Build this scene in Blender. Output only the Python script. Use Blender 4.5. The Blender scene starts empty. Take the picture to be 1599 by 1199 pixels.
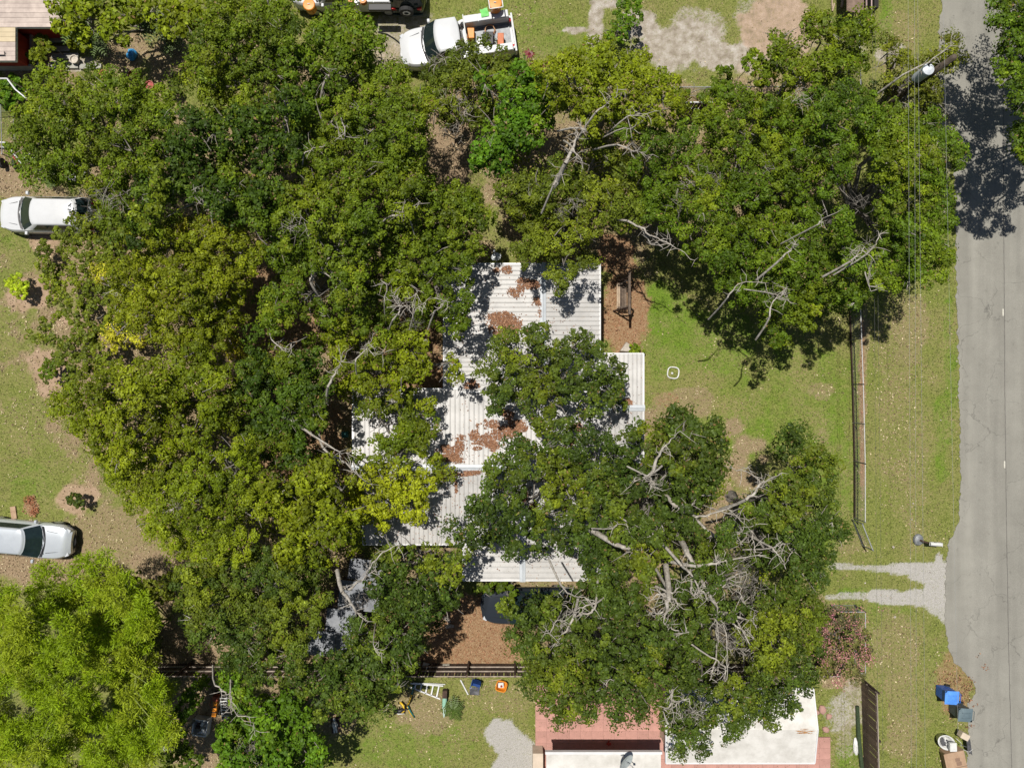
import bpy, bmesh, math, random
import numpy as np
from mathutils import Vector, Matrix, noise as mnoise
random.seed(7); rng = np.random.default_rng(7)
S = bpy.context.scene; COL = S.collection
R = math.radians; PI = math.pi
# ---------------------------------------------------------------- camera, light, exposure
CAMH = 38.0; PPM = 30.0                      # drone height; photo pixels per metre on the ground
cam = bpy.data.cameras.new('camera'); camo = bpy.data.objects.new('camera', cam); COL.objects.link(camo)
camo.location = (0, 0, CAMH); camo.rotation_euler = (0, 0, 0)
cam.sensor_width = 36; cam.lens = 36*CAMH/(1599/PPM); cam.clip_end = 2000; cam.clip_start = 1
S.camera = camo
SX, SY = 0.18, 0.27                          # shadow offset per metre of height (right, down)
el = math.atan(1/math.hypot(SX, SY))
sun = bpy.data.lights.new('sun', 'SUN'); sun.energy = 5.0; sun.angle = R(0.53); sun.color = (1, .955, .88)
suno = bpy.data.objects.new('sun', sun); COL.objects.link(suno)
suno.rotation_euler = Vector((SX, -SY, -1)).to_track_quat('-Z', 'Y').to_euler(); suno.location = (-20, 20, 60)
world = bpy.data.worlds.new('World'); S.world = world; world.use_nodes = True
wn = world.node_tree; sky = wn.nodes.new('ShaderNodeTexSky'); sky.sky_type = 'NISHITA'; sky.sun_disc = False
sky.sun_elevation = el; sky.sun_rotation = math.atan2(-SX, SY)
bg = wn.nodes['Background']; bg.inputs[1].default_value = 0.05; wn.links.new(sky.outputs[0], bg.inputs[0])
S.view_settings.view_transform = 'Standard'; S.view_settings.look = 'None'
S.view_settings.exposure = 0.0; S.view_settings.gamma = 1; S.view_settings.use_curve_mapping = False
try: S.cycles.max_bounces = 6; S.cycles.transparent_max_bounces = 6; S.cycles.diffuse_bounces = 3
except Exception: pass

def W(px, py, z=0.0):
    k = (CAMH - z)/CAMH/PPM
    return Vector(((px-799.5)*k, -(py-599.5)*k, z))
# ---------------------------------------------------------------- materials
MATS = {}
def mk(name, c1, c2=None, scale=6, rough=.7, metal=0, bump=0, bscale=None, spec=.4, detail=5, lo=.35, hi=.65, rnd=0, emit=None):
    if name in MATS: return MATS[name]
    m = bpy.data.materials.new(name); m.use_nodes = True; nt = m.node_tree; b = nt.nodes['Principled BSDF']
    b.inputs['Roughness'].default_value = rough; b.inputs['Metallic'].default_value = metal
    b.inputs['Specular IOR Level'].default_value = spec
    tc = nt.nodes.new('ShaderNodeTexCoord')
    c2 = c2 or tuple(x*.8 for x in c1)
    n = nt.nodes.new('ShaderNodeTexNoise'); n.inputs['Scale'].default_value = scale; n.inputs['Detail'].default_value = detail
    n.inputs['Roughness'].default_value = .65
    nt.links.new(tc.outputs['Object'], n.inputs['Vector'])
    rp = nt.nodes.new('ShaderNodeValToRGB'); rp.color_ramp.elements[0].position = lo; rp.color_ramp.elements[1].position = hi
    rp.color_ramp.elements[0].color = (*c2, 1); rp.color_ramp.elements[1].color = (*c1, 1)
    nt.links.new(n.outputs['Fac'], rp.inputs[0]); out = rp.outputs[0]
    if rnd:
        oi = nt.nodes.new('ShaderNodeObjectInfo'); hs = nt.nodes.new('ShaderNodeHueSaturation')
        mr = nt.nodes.new('ShaderNodeMapRange'); mr.inputs[3].default_value = 1-rnd; mr.inputs[4].default_value = 1+rnd
        nt.links.new(oi.outputs['Random'], mr.inputs[0]); nt.links.new(mr.outputs[0], hs.inputs['Value']); nt.links.new(out, hs.inputs['Color']); out = hs.outputs[0]
    nt.links.new(out, b.inputs['Base Color'])
    if bump:
        n2 = nt.nodes.new('ShaderNodeTexNoise'); n2.inputs['Scale'].default_value = bscale or scale*4; n2.inputs['Detail'].default_value = 4
        nt.links.new(tc.outputs['Object'], n2.inputs['Vector'])
        bp = nt.nodes.new('ShaderNodeBump'); bp.inputs['Strength'].default_value = bump; bp.inputs['Distance'].default_value = .03
        nt.links.new(n2.outputs['Fac'], bp.inputs['Height']); nt.links.new(bp.outputs[0], b.inputs['Normal'])
    MATS[name] = m; return m
def leafmat(name, trans=.17, gloss=.015, rough=.55):
    m = bpy.data.materials.new(name); m.use_nodes = True; nt = m.node_tree; nt.nodes.clear()
    o = nt.nodes.new('ShaderNodeOutputMaterial'); a = nt.nodes.new('ShaderNodeAttribute'); a.attribute_name = 'tint'
    d = nt.nodes.new('ShaderNodeBsdfDiffuse'); t = nt.nodes.new('ShaderNodeBsdfTranslucent'); g = nt.nodes.new('ShaderNodeBsdfGlossy')
    g.inputs['Roughness'].default_value = rough; g.inputs['Color'].default_value = (.95, 1, .9, 1)
    m1 = nt.nodes.new('ShaderNodeMixShader'); m1.inputs[0].default_value = trans
    m2 = nt.nodes.new('ShaderNodeMixShader'); m2.inputs[0].default_value = gloss
    hs = nt.nodes.new('ShaderNodeHueSaturation'); hs.inputs['Hue'].default_value = .48; hs.inputs['Saturation'].default_value = 1.15; hs.inputs['Value'].default_value = 1.3
    L = nt.links.new
    L(a.outputs['Vector'], d.inputs[0]); L(a.outputs['Vector'], hs.inputs['Color']); L(hs.outputs[0], t.inputs[0])
    L(d.outputs[0], m1.inputs[1]); L(t.outputs[0], m1.inputs[2]); L(m1.outputs[0], m2.inputs[1]); L(g.outputs[0], m2.inputs[2]); L(m2.outputs[0], o.inputs[0])
    return m
M_LEAF = leafmat('foliage'); M_DEAD = leafmat('dead_leaf', .1, .02, .7)
M_BARK = mk('bark', (.29, .265, .23), (.12, .105, .09), 5, .9, bump=.6, bscale=14)
M_DEADW = mk('dead_wood', (.49, .455, .40), (.25, .22, .18), 6, .9, bump=.4, bscale=18)
M_WHITE = mk('white_paint', (.70, .70, .70), (.62, .62, .62), 2, .35)
M_WPLAS = mk('white_plastic', (.70, .70, .68), (.55, .55, .53), 5, .45)
M_DARK = mk('dark_rubber', (.035, .035, .035), (.02, .02, .02), 8, .8)
M_BLACK = mk('black_plastic', (.025, .025, .028), None, 8, .5)
M_GLASS = mk('car_glass', (.015, .028, .028), (.01, .018, .02), 3, .06, spec=.6)
M_WOOD = mk('weathered_wood', (.20, .15, .11), (.09, .065, .05), 5, .9, bump=.5, rnd=.22)
M_WOODL = mk('pale_wood', (.46, .36, .26), (.30, .22, .15), 4, .85, bump=.3, rnd=.15)
M_WOODD = mk('dark_wood', (.075, .045, .032), (.035, .022, .018), 6, .9, bump=.4, rnd=.25)
M_GALV = mk('galvanised_steel', (.62, .63, .64), (.42, .43, .44), 6, .4, metal=.6)
M_GREYM = mk('grey_metal', (.25, .26, .27), (.15, .16, .17), 6, .5, metal=.3)
M_ORANGE = mk('orange_plastic', (.75, .27, .02), (.6, .2, .02), 6, .4)
M_RED = mk('red_paint', (.40, .045, .025), (.25, .03, .02), 4, .5)
M_BLUE = mk('blue_plastic', (.03, .14, .55), (.02, .1, .42), 5, .4)
M_NAVY = mk('navy_cloth', (.01, .05, .22), (.005, .03, .14), 5, .8)
M_YELLOW = mk('yellow_plastic', (.75, .5, .03), (.6, .38, .02), 5, .4)
M_GREEN = mk('green_plastic', (.15, .6, .12), (.1, .45, .08), 5, .5)
M_TEAL = mk('teal_paint', (.03, .2, .19), (.02, .14, .13), 5, .5)
M_TAN = mk('cardboard', (.42, .29, .19), (.34, .22, .14), 3, .85)
M_STONE = mk('pale_stone', (.55, .5, .43), (.36, .32, .27), 7, .9, bump=.6, rnd=.2)
M_CONC = mk('concrete', (.42, .4, .36), (.28, .26, .235), 2.5, .9, bump=.3)
M_TERRA = mk('terracotta', (.45, .16, .09), (.32, .1, .06), 5, .8)
M_LILAC = mk('dark_grey_bag', (.12, .12, .13), (.05, .05, .055), 6, .4)
# ---------------------------------------------------------------- mesh helpers
class MB:
    def __init__(s): s.v = []; s.f = []
    def add(s, vs, fs):
        o = len(s.v); s.v += [tuple(v) for v in vs]; s.f += [tuple(i+o for i in f) for f in fs]; return s
    def box(s, cx, cy, cz, sx, sy, sz, rz=0, tx=1, ty=1):
        """centre + full size; top face scaled by tx, ty"""
        c, n = math.cos(rz), math.sin(rz); vs = []
        for z, kx, ky in ((-.5, 1, 1), (.5, tx, ty)):
            for x, y in ((-.5, -.5), (.5, -.5), (.5, .5), (-.5, .5)):
                X, Y = x*sx*kx, y*sy*ky; vs.append((cx+X*c-Y*n, cy+X*n+Y*c, cz+z*sz))
        return s.add(vs, [(3, 2, 1, 0), (4, 5, 6, 7), (0, 1, 5, 4), (1, 2, 6, 5), (2, 3, 7, 6), (3, 0, 4, 7)])
    def tube(s, pts, rad, n=6, cap=True):
        pts = [Vector(p) for p in pts]; N = len(pts)
        if not hasattr(rad, '__len__'): rad = [rad]*N
        vs = []; fs = []; up = Vector((0, 0, 1))
        for i, p in enumerate(pts):
            d = (pts[min(i+1, N-1)]-pts[max(i-1, 0)])
            if d.length < 1e-6: d = Vector((0, 0, 1))
            d.normalize(); a = d.cross(up)
            if a.length < .05: a = d.cross(Vector((0, 1, 0)))
            a.normalize(); b = d.cross(a)
            for k in range(n):
                t = 2*PI*k/n; vs.append(p+(a*math.cos(t)+b*math.sin(t))*rad[i])
        for i in range(N-1):
            for k in range(n): k2 = (k+1) % n; fs.append((i*n+k, i*n+k2, (i+1)*n+k2, (i+1)*n+k))
        if cap: fs.append(tuple(range(n-1, -1, -1))); fs.append(tuple((N-1)*n+k for k in range(n)))
        return s.add(vs, fs)
    def prism(s, poly, z0, z1):
        n = len(poly); vs = [(x, y, z0) for x, y in poly]+[(x, y, z1) for x, y in poly]
        return s.add(vs, [tuple(range(n-1, -1, -1)), tuple(range(n, 2*n))]+[(i, (i+1) % n, n+(i+1) % n, n+i) for i in range(n)])
    def lathe(s, prof, n=16, cx=0, cy=0, sy=1):
        vs = []; fs = []
        for r, z in prof:
            for k in range(n): t = 2*PI*k/n; vs.append((cx+r*math.cos(t), cy+r*sy*math.sin(t), z))
        for i in range(len(prof)-1):
            for k in range(n): k2 = (k+1) % n; fs.append((i*n+k, i*n+k2, (i+1)*n+k2, (i+1)*n+k))
        fs.append(tuple(range(n-1, -1, -1))); fs.append(tuple((len(prof)-1)*n+k for k in range(n)))
        return s.add(vs, fs)
    def grid(s, rows):
        n = len(rows[0]); vs = [p for r in rows for p in r]
        return s.add(vs, [(i*n+j, i*n+j+1, (i+1)*n+j+1, (i+1)*n+j) for i in range(len(rows)-1) for j in range(n-1)])
    def me(s, name, mat):
        m = bpy.data.meshes.new(name); m.from_pydata(s.v, [], s.f); m.materials.append(mat); m.update(); return m
def link(name, me, parent=None, loc=(0, 0, 0), rz=0):
    o = bpy.data.objects.new(name, me); COL.objects.link(o); o.location = loc; o.rotation_euler = (0, 0, rz)
    if parent is not None: o.parent = parent
    return o
def part(name, mb, mat, parent, label=None, smooth=False, bevel=0, stuff=False):
    me = mb.me(name, mat)
    if smooth: me.shade_smooth() if hasattr(me, 'shade_smooth') else [setattr(p, 'use_smooth', True) for p in me.polygons]
    o = link(name, me, parent)
    if bevel:
        md = o.modifiers.new('b', 'BEVEL'); md.width = bevel; md.segments = 2; md.limit_method = 'ANGLE'
    if label: o['label'] = label
    if stuff: o['kind'] = 'stuff'
    return o
def thing(name, label, cat, loc, rz=0, group=None):
    o = link(name, None, None, loc, rz); o['label'] = label; o['category'] = cat; o.empty_display_size = .3
    if group: o['group'] = group
    return o
def single(name, mb, mat, label, cat, loc=(0, 0, 0), rz=0, group=None, smooth=False, bevel=0, kind=None):
    o = part(name, mb, mat, None, None, smooth, bevel); o.location = loc; o.rotation_euler = (0, 0, rz)
    if kind: o['kind'] = kind
    if label: o['label'] = label
    if cat: o['category'] = cat
    if group: o['group'] = group
    return o
def struct(name, mb, mat, smooth=False):
    o = part(name, mb, mat, None, smooth=smooth); o['kind'] = 'structure'; return o
def jit(s): return random.uniform(-s, s)
def quads_mesh(name, V, tint, mat):
    """V: (n,4,3) corners, tint (n,3) face colour"""
    n = len(V); me = bpy.data.meshes.new(name)
    me.vertices.add(4*n); me.vertices.foreach_set('co', V.reshape(-1).astype(np.float32))
    me.loops.add(4*n); me.loops.foreach_set('vertex_index', np.arange(4*n, dtype=np.int32))
    me.polygons.add(n); me.polygons.foreach_set('loop_start', np.arange(0, 4*n, 4, dtype=np.int32))
    a = me.attributes.new('tint', 'FLOAT_VECTOR', 'FACE'); a.data.foreach_set('vector', tint.reshape(-1).astype(np.float32))
    me.materials.append(mat); me.update(calc_edges=True); return me
def make_leaves(P, Nrm, L, Wd, rs=rng):
    n = len(P); r = rs.normal(size=(n, 3)); t = np.cross(Nrm, r); t /= np.linalg.norm(t, axis=1, keepdims=True)+1e-9
    b = np.cross(Nrm, t); L = L[:, None]; Wd = Wd[:, None]
    return np.stack([P-t*L*.5, P+b*Wd*.5+t*L*.05, P+t*L*.5, P-b*Wd*.5+t*L*.05], axis=1)
# ---------------------------------------------------------------- tree table (photo-plan positions: x, y, radius in photo pixels at canopy height)
DK = (.060, .102, .006); MD = (.092, .144, .006); YG = (.172, .208, .006); BR = (.090, .175, .007); GY = (.062, .096, .010)
BB = (.215, .315, .007); YL = (.50, .50, .03); OL = (.118, .148, .011)
TREES = [
 # name, label, category, palette, height, density, lobes
 ('flowering_tree', 'small tree with bright yellow blossom heads at the left edge of the woodland', 'tree', YL, 5.0, .9,
  [(178,528,15),(187,542,12),(216,528,13),(366,545,10),(160,428,8),(285,355,10),(350,357,10)]),
 ('oak_tree', 'dark green oak whose crown covers the back yard junk below the red walled house', 'tree', MD, 7.0, 1.0,
  [(85,155,55),(55,225,45),(130,205,60),(185,150,48),(205,235,58),(110,262,45),(175,290,42),(60,265,30),(245,180,40),(150,132,28),(105,138,24),(70,190,50),(205,180,40)]),
 ('shade_tree', 'bright yellow-green round-leafed tree at the top edge beside the pink-beige roof', 'tree', YG, 4.3, 1.0,
  [(105,18,32),(140,8,32),(125,50,24),(185,20,42),(230,18,42),(275,25,40),(310,15,34),(180,55,25),(95,35,18),(340,5,25)]),
 ('oak_tree', 'dark oak at the top edge just left of the white service truck', 'tree', MD, 7.5, 1.0,
  [(345,40,50),(400,25,48),(435,45,42),(360,90,50),(410,95,50),(325,95,38),(310,130,42),(450,10,25),(370,140,45)]),
 ('oak_tree', 'rounded oak crown directly below the white service truck with the orange cooler', 'tree', MD, 7.2, 1.0,
  [(535,40,42),(510,75,45),(560,70,40),(470,110,42),(540,110,45),(445,75,30),(575,100,25),(500,140,42)]),
 ('oak_tree', 'large dark oak in the middle of the upper left woodland with pale forked twigs', 'tree', DK, 8.2, 1.0,
  [(300,200,55),(355,190,50),(410,175,48),(430,235,52),(370,250,55),(310,265,52),(260,235,45),(245,290,45),(290,320,40),(350,310,50),(410,300,50),(225,335,38),(450,160,42),(275,160,35),(180,320,38),(200,350,35)]),
 ('oak_tree', 'oak crown left of the bare dirt path below the white pickup', 'tree', MD, 7.8, 1.0,
  [(500,190,50),(550,160,50),(605,140,48),(560,225,52),(615,205,48),(650,170,38),(500,250,50),(555,285,50),(615,262,45),(645,225,35),(490,300,40),(600,310,40),(645,285,28),(465,215,35)]),
 ('scrub_tree', 'thin half-bare grey scrub tree growing over the white pickup', 'tree', OL, 3.8, .62,
  [(700,90,28),(745,85,35),(775,95,35),(720,125,38),(760,130,38),(680,130,30),(690,165,38),(735,168,32),(780,155,28),(760,108,26),(790,110,22),(735,105,20)]),
 ('mango_tree', 'bright glossy green tree between the dirt path and the yellowish oak', 'tree', BR, 6.0, 1.0,
  [(780,150,40),(820,150,42),(770,195,35),(765,245,30),(815,205,42),(790,240,35),(835,170,35),(755,115,20),(800,120,25)]),
 ('oak_tree', 'yellowish green oak with a grey forked trunk showing at its centre, above the metal roof', 'tree', YG, 8.0, 1.0,
  [(885,115,42),(930,110,46),(985,115,44),(1020,135,35),(880,165,42),(940,165,44),(1000,175,42),(1045,170,30),(850,125,30),(1050,145,25)]),
 ('oak_tree', 'olive green oak whose lower boughs hang over the ridge of the metal roof', 'tree', OL, 6.3, 1.0,
  [(830,280,48),(885,290,52),(935,290,40),(845,330,48),(905,335,45),(960,325,38),(860,375,42),(910,375,35),(830,395,30),(975,285,32),(935,235,35),(880,415,32),(880,445,22),(860,425,22),(800,300,35),(925,405,22),(960,250,32)]),
 ('oak_tree', 'loose crowned oak with pale dead twigs to the right of the yellowish oak', 'tree', MD, 7.2, .82,
  [(1010,215,35),(1040,245,45),(1085,260,42),(1030,290,42),(1090,305,44),(1060,335,40),(1020,330,35),(1110,345,38),(985,220,30),(1000,255,30),(1070,215,28),(1080,375,30)]),
 ('shrub', 'small leafy bush standing alone on the sandy lot at the top edge', 'bush', BR, 1.9, 1.0,
  [(985,8,20),(975,30,22),(962,52,20),(990,25,14),(950,65,10)]),
 ('oak_tree', 'small crowned oak beside the brown rack at the top edge', 'tree', MD, 5.8, .85,
  [(1275,45,32),(1310,60,34),(1345,50,26),(1300,100,38),(1265,115,28),(1225,85,30),(1240,110,28),(1335,95,24),(1200,110,24),(1215,60,16),(1350,30,18)]),
 ('oak_tree', 'big oak left of the boundary fence with its shadow on the lawn', 'tree', MD, 6.2, 1.0,
  [(1125,145,32),(1165,170,48),(1110,190,30),(1215,185,50),(1150,225,48),(1200,245,50),(1260,235,48),(1240,290,48),(1180,300,48),(1130,290,40),(1140,345,44),(1195,360,50),(1250,350,50),(1160,400,46),(1215,415,48),(1270,410,48),(1120,400,30),(1170,450,38),(1225,465,42),(1275,465,38),(1200,505,24),(1215,530,16),(1255,500,26),(1135,440,24)]),
 ('oak_tree', 'big oak overhanging the road verge with black gaps in its crown', 'tree', (.095, .150, .007), 7.6, 1.0,
  [(1285,180,48),(1335,170,48),(1385,195,48),(1430,210,48),(1475,235,38),(1500,240,14),(1310,225,45),(1395,245,48),(1445,260,42),(1300,280,40),(1390,295,46),(1440,310,45),(1385,340,40),(1430,360,45),(1470,345,30),(1410,400,45),(1455,400,35),(1480,400,18),(1355,400,38),(1310,430,36),(1360,430,32),(1400,435,28),(1330,460,26),(1445,430,20),(1300,380,28),(1310,345,22),(1345,455,20)]),
 ('vine_tree', 'sparse leafy growth around the utility pole at the road edge', 'tree', OL, 6.6, .7,
  [(1410,95,24),(1440,110,26),(1470,95,28),(1488,100,20),(1425,130,22),(1455,150,26),(1480,72,22),(1385,75,14),(1440,180,18),(1490,80,16),(1390,125,20)]),
 ('street_tree', 'tree hanging into the picture from beyond the road at the upper right corner', 'tree', MD, 7.0, .95,
  [(1580,5,44),(1562,35,24),(1590,60,40),(1580,105,30),(1600,150,34),(1596,215,26),(1630,40,70),(1650,130,80),(1640,215,60),(1690,10,70)]),
 ('oak_tree', 'yellow-green oak filling the left middle of the woodland', 'tree', YG, 7.2, 1.0,
  [(235,370,45),(285,375,52),(340,375,48),(240,430,55),(300,440,58),(355,430,50),(225,490,50),(285,500,55),(340,490,48),(215,345,30),(380,390,40),(190,420,25),(200,460,30)]),
 ('shrub_thicket', 'thin low olive thicket over bare soil left of the yellow-green oak', 'shrubs', OL, 2.6, .72,
  [(110,375,26),(130,400,30),(165,395,30),(100,440,28),(140,440,34),(175,450,28),(120,480,30),(165,490,32),(60,515,22),(95,520,28),(130,520,30),(150,560,30),(120,575,22),(70,415,14),(130,350,24),(165,340,28),(155,425,30),(185,400,28),(90,460,20),(150,520,30),(175,515,26),(195,470,24),(105,560,20),(180,580,20),(60,500,12)]),
 ('oak_tree', 'dense round-clumped oak reaching furthest left over the dry lawn', 'tree', YG, 7.4, 1.0,
  [(105,630,32),(140,622,38),(175,650,45),(210,610,45),(255,590,45),(230,660,50),(190,695,40),(280,640,50),(320,600,45),(245,705,45),(335,650,45),(300,690,45),(130,655,30),(180,590,35),(150,690,20),(300,550,40),(340,555,34),(155,710,16)]),
 ('oak_tree', 'yellow-tipped oak over the tan leaf litter in the lower left woodland', 'tree', YG, 7.6, 1.0,
  [(200,740,36),(240,770,42),(275,745,42),(255,815,32),(295,790,48),(325,740,45),(350,700,40),(345,800,48),(300,845,40),(355,850,45),(375,750,42),(270,840,25),(400,810,42),(180,725,18),(385,700,34),(240,830,14)]),
 ('oak_tree', 'mid green oak with a bleached forked limb over the brown gap in the centre left', 'tree', MD, 8.4, 1.0,
  [(435,340,40),(470,310,45),(520,330,48),(470,370,48),(525,385,50),(420,385,35),(455,420,38),(490,420,30),(570,345,42),(560,400,40),(540,455,38),(405,320,30),(430,480,38),(475,470,34),(505,490,30)]),
 ('oak_tree', 'oak leaning over the left eave of the metal roof with reddish bare twigs', 'tree', MD, 6.8, 1.0,
  [(625,330,42),(675,325,42),(720,330,40),(750,345,28),(610,380,45),(665,375,46),(715,380,40),(745,395,20),(630,430,44),(680,425,42),(720,425,28),(600,480,40),(655,480,40),(700,480,38),(730,470,24),(725,500,16),(570,440,35),(575,500,32),(700,300,30),(660,285,26),(725,440,24),(722,485,20),(714,520,16),(735,425,18)]),
 ('oak_tree', 'yellowish oak at the left wall of the metal roofed house', 'tree', YG, 6.4, 1.0,
  [(560,540,36),(600,535,42),(645,540,40),(590,580,44),(635,580,36),(525,520,34),(665,565,22),(550,590,34),(575,620,30),(610,615,28),(710,565,15),(712,585,15),(540,560,30)]),
 ('oak_tree', 'dark blue-green oak in the hollow left of the house', 'tree', DK, 6.6, 1.0,
  [(430,560,36),(470,580,38),(420,610,42),(470,620,36),(500,610,28),(400,660,42),(440,655,40),(490,650,28),(385,600,34),(400,560,30),(430,700,38),(465,710,28),(480,545,28),(390,520,24),(360,610,25)]),
 ('oak_tree', 'mid-green oak bough lying across the upper slope of the lower left roof', 'tree', MD, 5.2, .9,
  [(590,640,28),(630,625,32),(660,640,30),(600,690,22),(635,680,36),(665,675,24),(625,710,32),(650,700,24),(690,738,24),(590,718,18),(560,712,16),(680,720,18),(610,660,26),(645,655,26),(620,640,22),(660,690,22)]),
 ('oak_tree', 'lime yellow oak crown lying over the lower slope of the metal roof', 'tree', (.29,.34,.010), 5.2, 1.0,
  [(580,745,28),(620,745,34),(655,755,26),(590,785,38),(640,785,34),(565,790,34),(600,812,22),(650,805,20),(660,770,18),(635,735,22),(605,760,30),(645,770,30),(668,760,20),(682,745,18),(575,770,26),(560,800,20)]),
 ('oak_tree', 'olive oak below left of the house above the litter gap', 'tree', YG, 7.4, 1.0,
  [(455,760,38),(495,750,32),(535,765,34),(430,800,38),(475,810,42),(520,815,40),(550,840,28),(495,850,36),(455,850,34),(510,720,18),(420,760,28),(540,800,28)]),
 ('oak_tree', 'dark green oak at the lower left beside the bamboo with yellow speckled leaves', 'tree', GY, 6.6, 1.0,
  [(345,895,46),(395,890,46),(440,900,45),(320,940,46),(370,950,52),(425,950,50),(480,900,36),(490,945,38),(330,985,42),(385,1000,46),(440,1000,44),(400,1045,34),(350,1020,30),(300,910,30),(290,960,28),(500,980,28),(460,1040,34)]),
 ('oak_tree', 'dark oak crown along the lower eave of the house above the brown litter yard', 'tree', GY, 6.4, 1.0,
  [(610,880,32),(650,870,34),(690,880,32),(600,915,32),(645,920,38),(690,920,34),(715,895,18),(620,950,32),(665,955,32),(700,945,18),(640,850,18),(585,890,20),(600,860,16)]),
 ('oak_tree', 'dark oak crown over the lower boundary fence left of the ladder', 'tree', GY, 6.4, 1.0,
  [(560,985,30),(600,985,38),(640,1000,28),(570,1025,38),(615,1030,36),(530,1045,38),(490,1065,38),(575,1065,34),(620,1065,20),(530,1090,34),(500,1110,20),(570,1100,28),(600,1098,18),(625,985,22),(640,1020,18),(545,1115,16)]),
 ('citrus_tree', 'bright green leafy tree at the bottom edge right of the orange cart', 'tree', BR, 5.0, .95,
  [(390,1100,28),(430,1110,36),(370,1140,30),(415,1150,44),(460,1130,38),(485,1150,24),(370,1185,32),(430,1190,44),(480,1185,34),(350,1165,20),(500,1170,14),(460,1090,24),(400,1210,34)]),
 ('leafy_shrub', 'bright green shrub against the lower fence left of the speckled oak', 'bush', BR, 3.0, 1.0,
  [(355,1045,22),(370,1065,24),(375,1030,16),(345,1062,12)]),
 ('leafy_shrub', 'small green sapling cluster on the fence above the orange cart', 'bush', BR, 2.4, .8,
  [(312,1065,13),(318,1080,13),(295,1090,16),(285,1110,14),(310,1095,12)]),
 ('oak_tree', 'blue-green oak growing up through the middle of the metal roofed house', 'tree', GY, 6.4, 1.0,
  [(785,540,28),(820,520,22),(835,540,26),(790,575,34),(840,580,40),(890,545,34),(920,540,26),(880,590,44),(930,580,38),(965,575,26),(810,615,38),(860,630,44),(910,625,40),(950,610,30),(770,610,20),(840,655,24),(880,660,24),(745,580,10),(905,520,14),(985,590,10),(780,635,18),(965,635,18),(845,510,12),(765,580,20),(780,610,24),(772,640,16),(800,600,24)]),
 ('oak_tree', 'broad dark oak covering the lower right half of the metal roof', 'tree', GY, 6.9, 1.0,
  [(775,715,26),(820,700,28),(860,705,40),(900,700,40),(940,690,34),(980,695,28),(780,760,42),(830,750,38),(880,755,46),(930,740,44),(975,740,34),(750,790,34),(800,800,44),(850,810,38),(900,800,46),(950,790,42),(760,830,34),(735,840,26),(800,850,28),(700,820,12),(710,845,18),(840,855,18),(720,865,18),(890,845,34),(930,850,34),(915,880,26),(950,890,28),(1000,670,22)]),
 ('oak_tree', 'dark oak over the lawn corner with a tall bleached bare branch rising from it', 'tree', GY, 8.0, .97,
  [(1035,675,26),(1070,670,36),(1105,690,32),(1125,725,20),(1020,715,38),(1065,720,40),(1100,745,28),(1000,760,38),(1045,770,38),(1010,810,40),(975,830,34),(1060,815,28),(1030,850,34),(980,870,34),(1085,775,22),(1000,895,34),(1000,885,28),(1062,845,26),(1035,905,20),(1085,835,22),(1040,790,24)]),
 ('oak_tree', 'oak with long pale bare limbs at the right end of the lower oaks', 'tree', GY, 8.2, .97,
  [(1242,685,26),(1225,700,18),(1260,720,30),(1290,720,20),(1300,750,14),(1245,755,34),(1215,770,28),(1270,790,36),(1215,820,36),(1260,835,36),(1300,830,28),(1318,830,10),(1170,800,28),(1200,870,38),(1245,885,38),(1285,870,24),(1165,845,28),(1135,830,24),(1150,880,26),(1110,860,28),(1280,905,16),(1090,890,20),(1122,895,28),(1110,770,16),(1150,905,20),(1095,860,22)]),
 ('oak_tree', 'broad oak above the red tiled patio with pale skeletal limbs', 'tree', GY, 8.2, 1.0,
  [(815,970,18),(830,1000,32),(865,970,36),(900,1005,40),(850,1035,38),(835,1065,22),(885,1055,42),(860,1090,28),(905,1090,34),(935,960,38),(950,1010,46),(930,1055,40),(960,1085,34),(920,1115,18),(875,1112,16),(985,970,36),(1000,1020,42),(990,1065,38),(1000,1100,30),(940,925,34),(905,940,28),(980,930,30),(965,1110,20),(800,990,16),(1035,985,28),(795,948,15),(832,945,24),(866,938,20)]),
 ('oak_tree', 'bottom right oak of the lower grove overhanging the white flat roof', 'tree', GY, 8.2, 1.0,
  [(1045,935,28),(1080,920,28),(1085,965,36),(1125,945,28),(1060,1010,36),(1100,1005,34),(1165,935,28),(1180,980,38),(1215,940,36),(1250,940,34),(1270,960,24),(1230,985,40),(1265,1010,26),(1235,1030,36),(1195,1035,34),(1050,1060,38),(1095,1065,34),(1140,1080,34),(1180,1085,34),(1225,1075,34),(1260,1060,22),(1060,1110,34),(1100,1120,34),(1150,1120,32),(1195,1115,26),(1225,1105,20),(1075,1150,22),(1100,1170,12),(1060,1175,10),(1135,1150,16),(1245,1100,12)]),
 ('crape_myrtle', 'pink flowering crape myrtle inside the corner of the chain fence by the verge', 'tree', (.11,.10,.045), 3.4, .62,
  [(1290,965,22),(1320,975,24),(1345,990,18),(1300,1000,26),(1335,1015,26),(1295,1035,22),(1330,1045,22),(1355,1020,12),(1285,985,14),(1310,1062,10)]),
 ('leafy_shrub', 'small dark shrub against the lower eave beside the dark car', 'bush', MD, 2.0, .8, [(765,915,12),(785,912,14),(800,922,10),(752,922,8),(795,935,8)]),
 ('round_bush', 'round lime yellow bush on the left lawn in a ring of mulch', 'bush', (.42,.52,.02), .9, 1.0, [(24,440,11),(34,448,11),(30,456,10),(22,450,8)]),
 ('round_bush', 'tiny lime green bush right of the yellow one beside the thicket', 'bush', (.30,.38,.03), .8, 1.0, [(72,430,8),(70,440,7)]),
 ('sapling', 'thin dark sapling in the large mulch ring on the left lawn', 'plant', MD, 1.2, .7, [(77,572,9),(72,585,9),(86,580,8),(63,558,6)]),
 ('sapling', 'dull green sapling in the small mulch ring above the silver sedan', 'plant', GY, .9, .8, [(118,780,9),(124,786,6)]),
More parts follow.
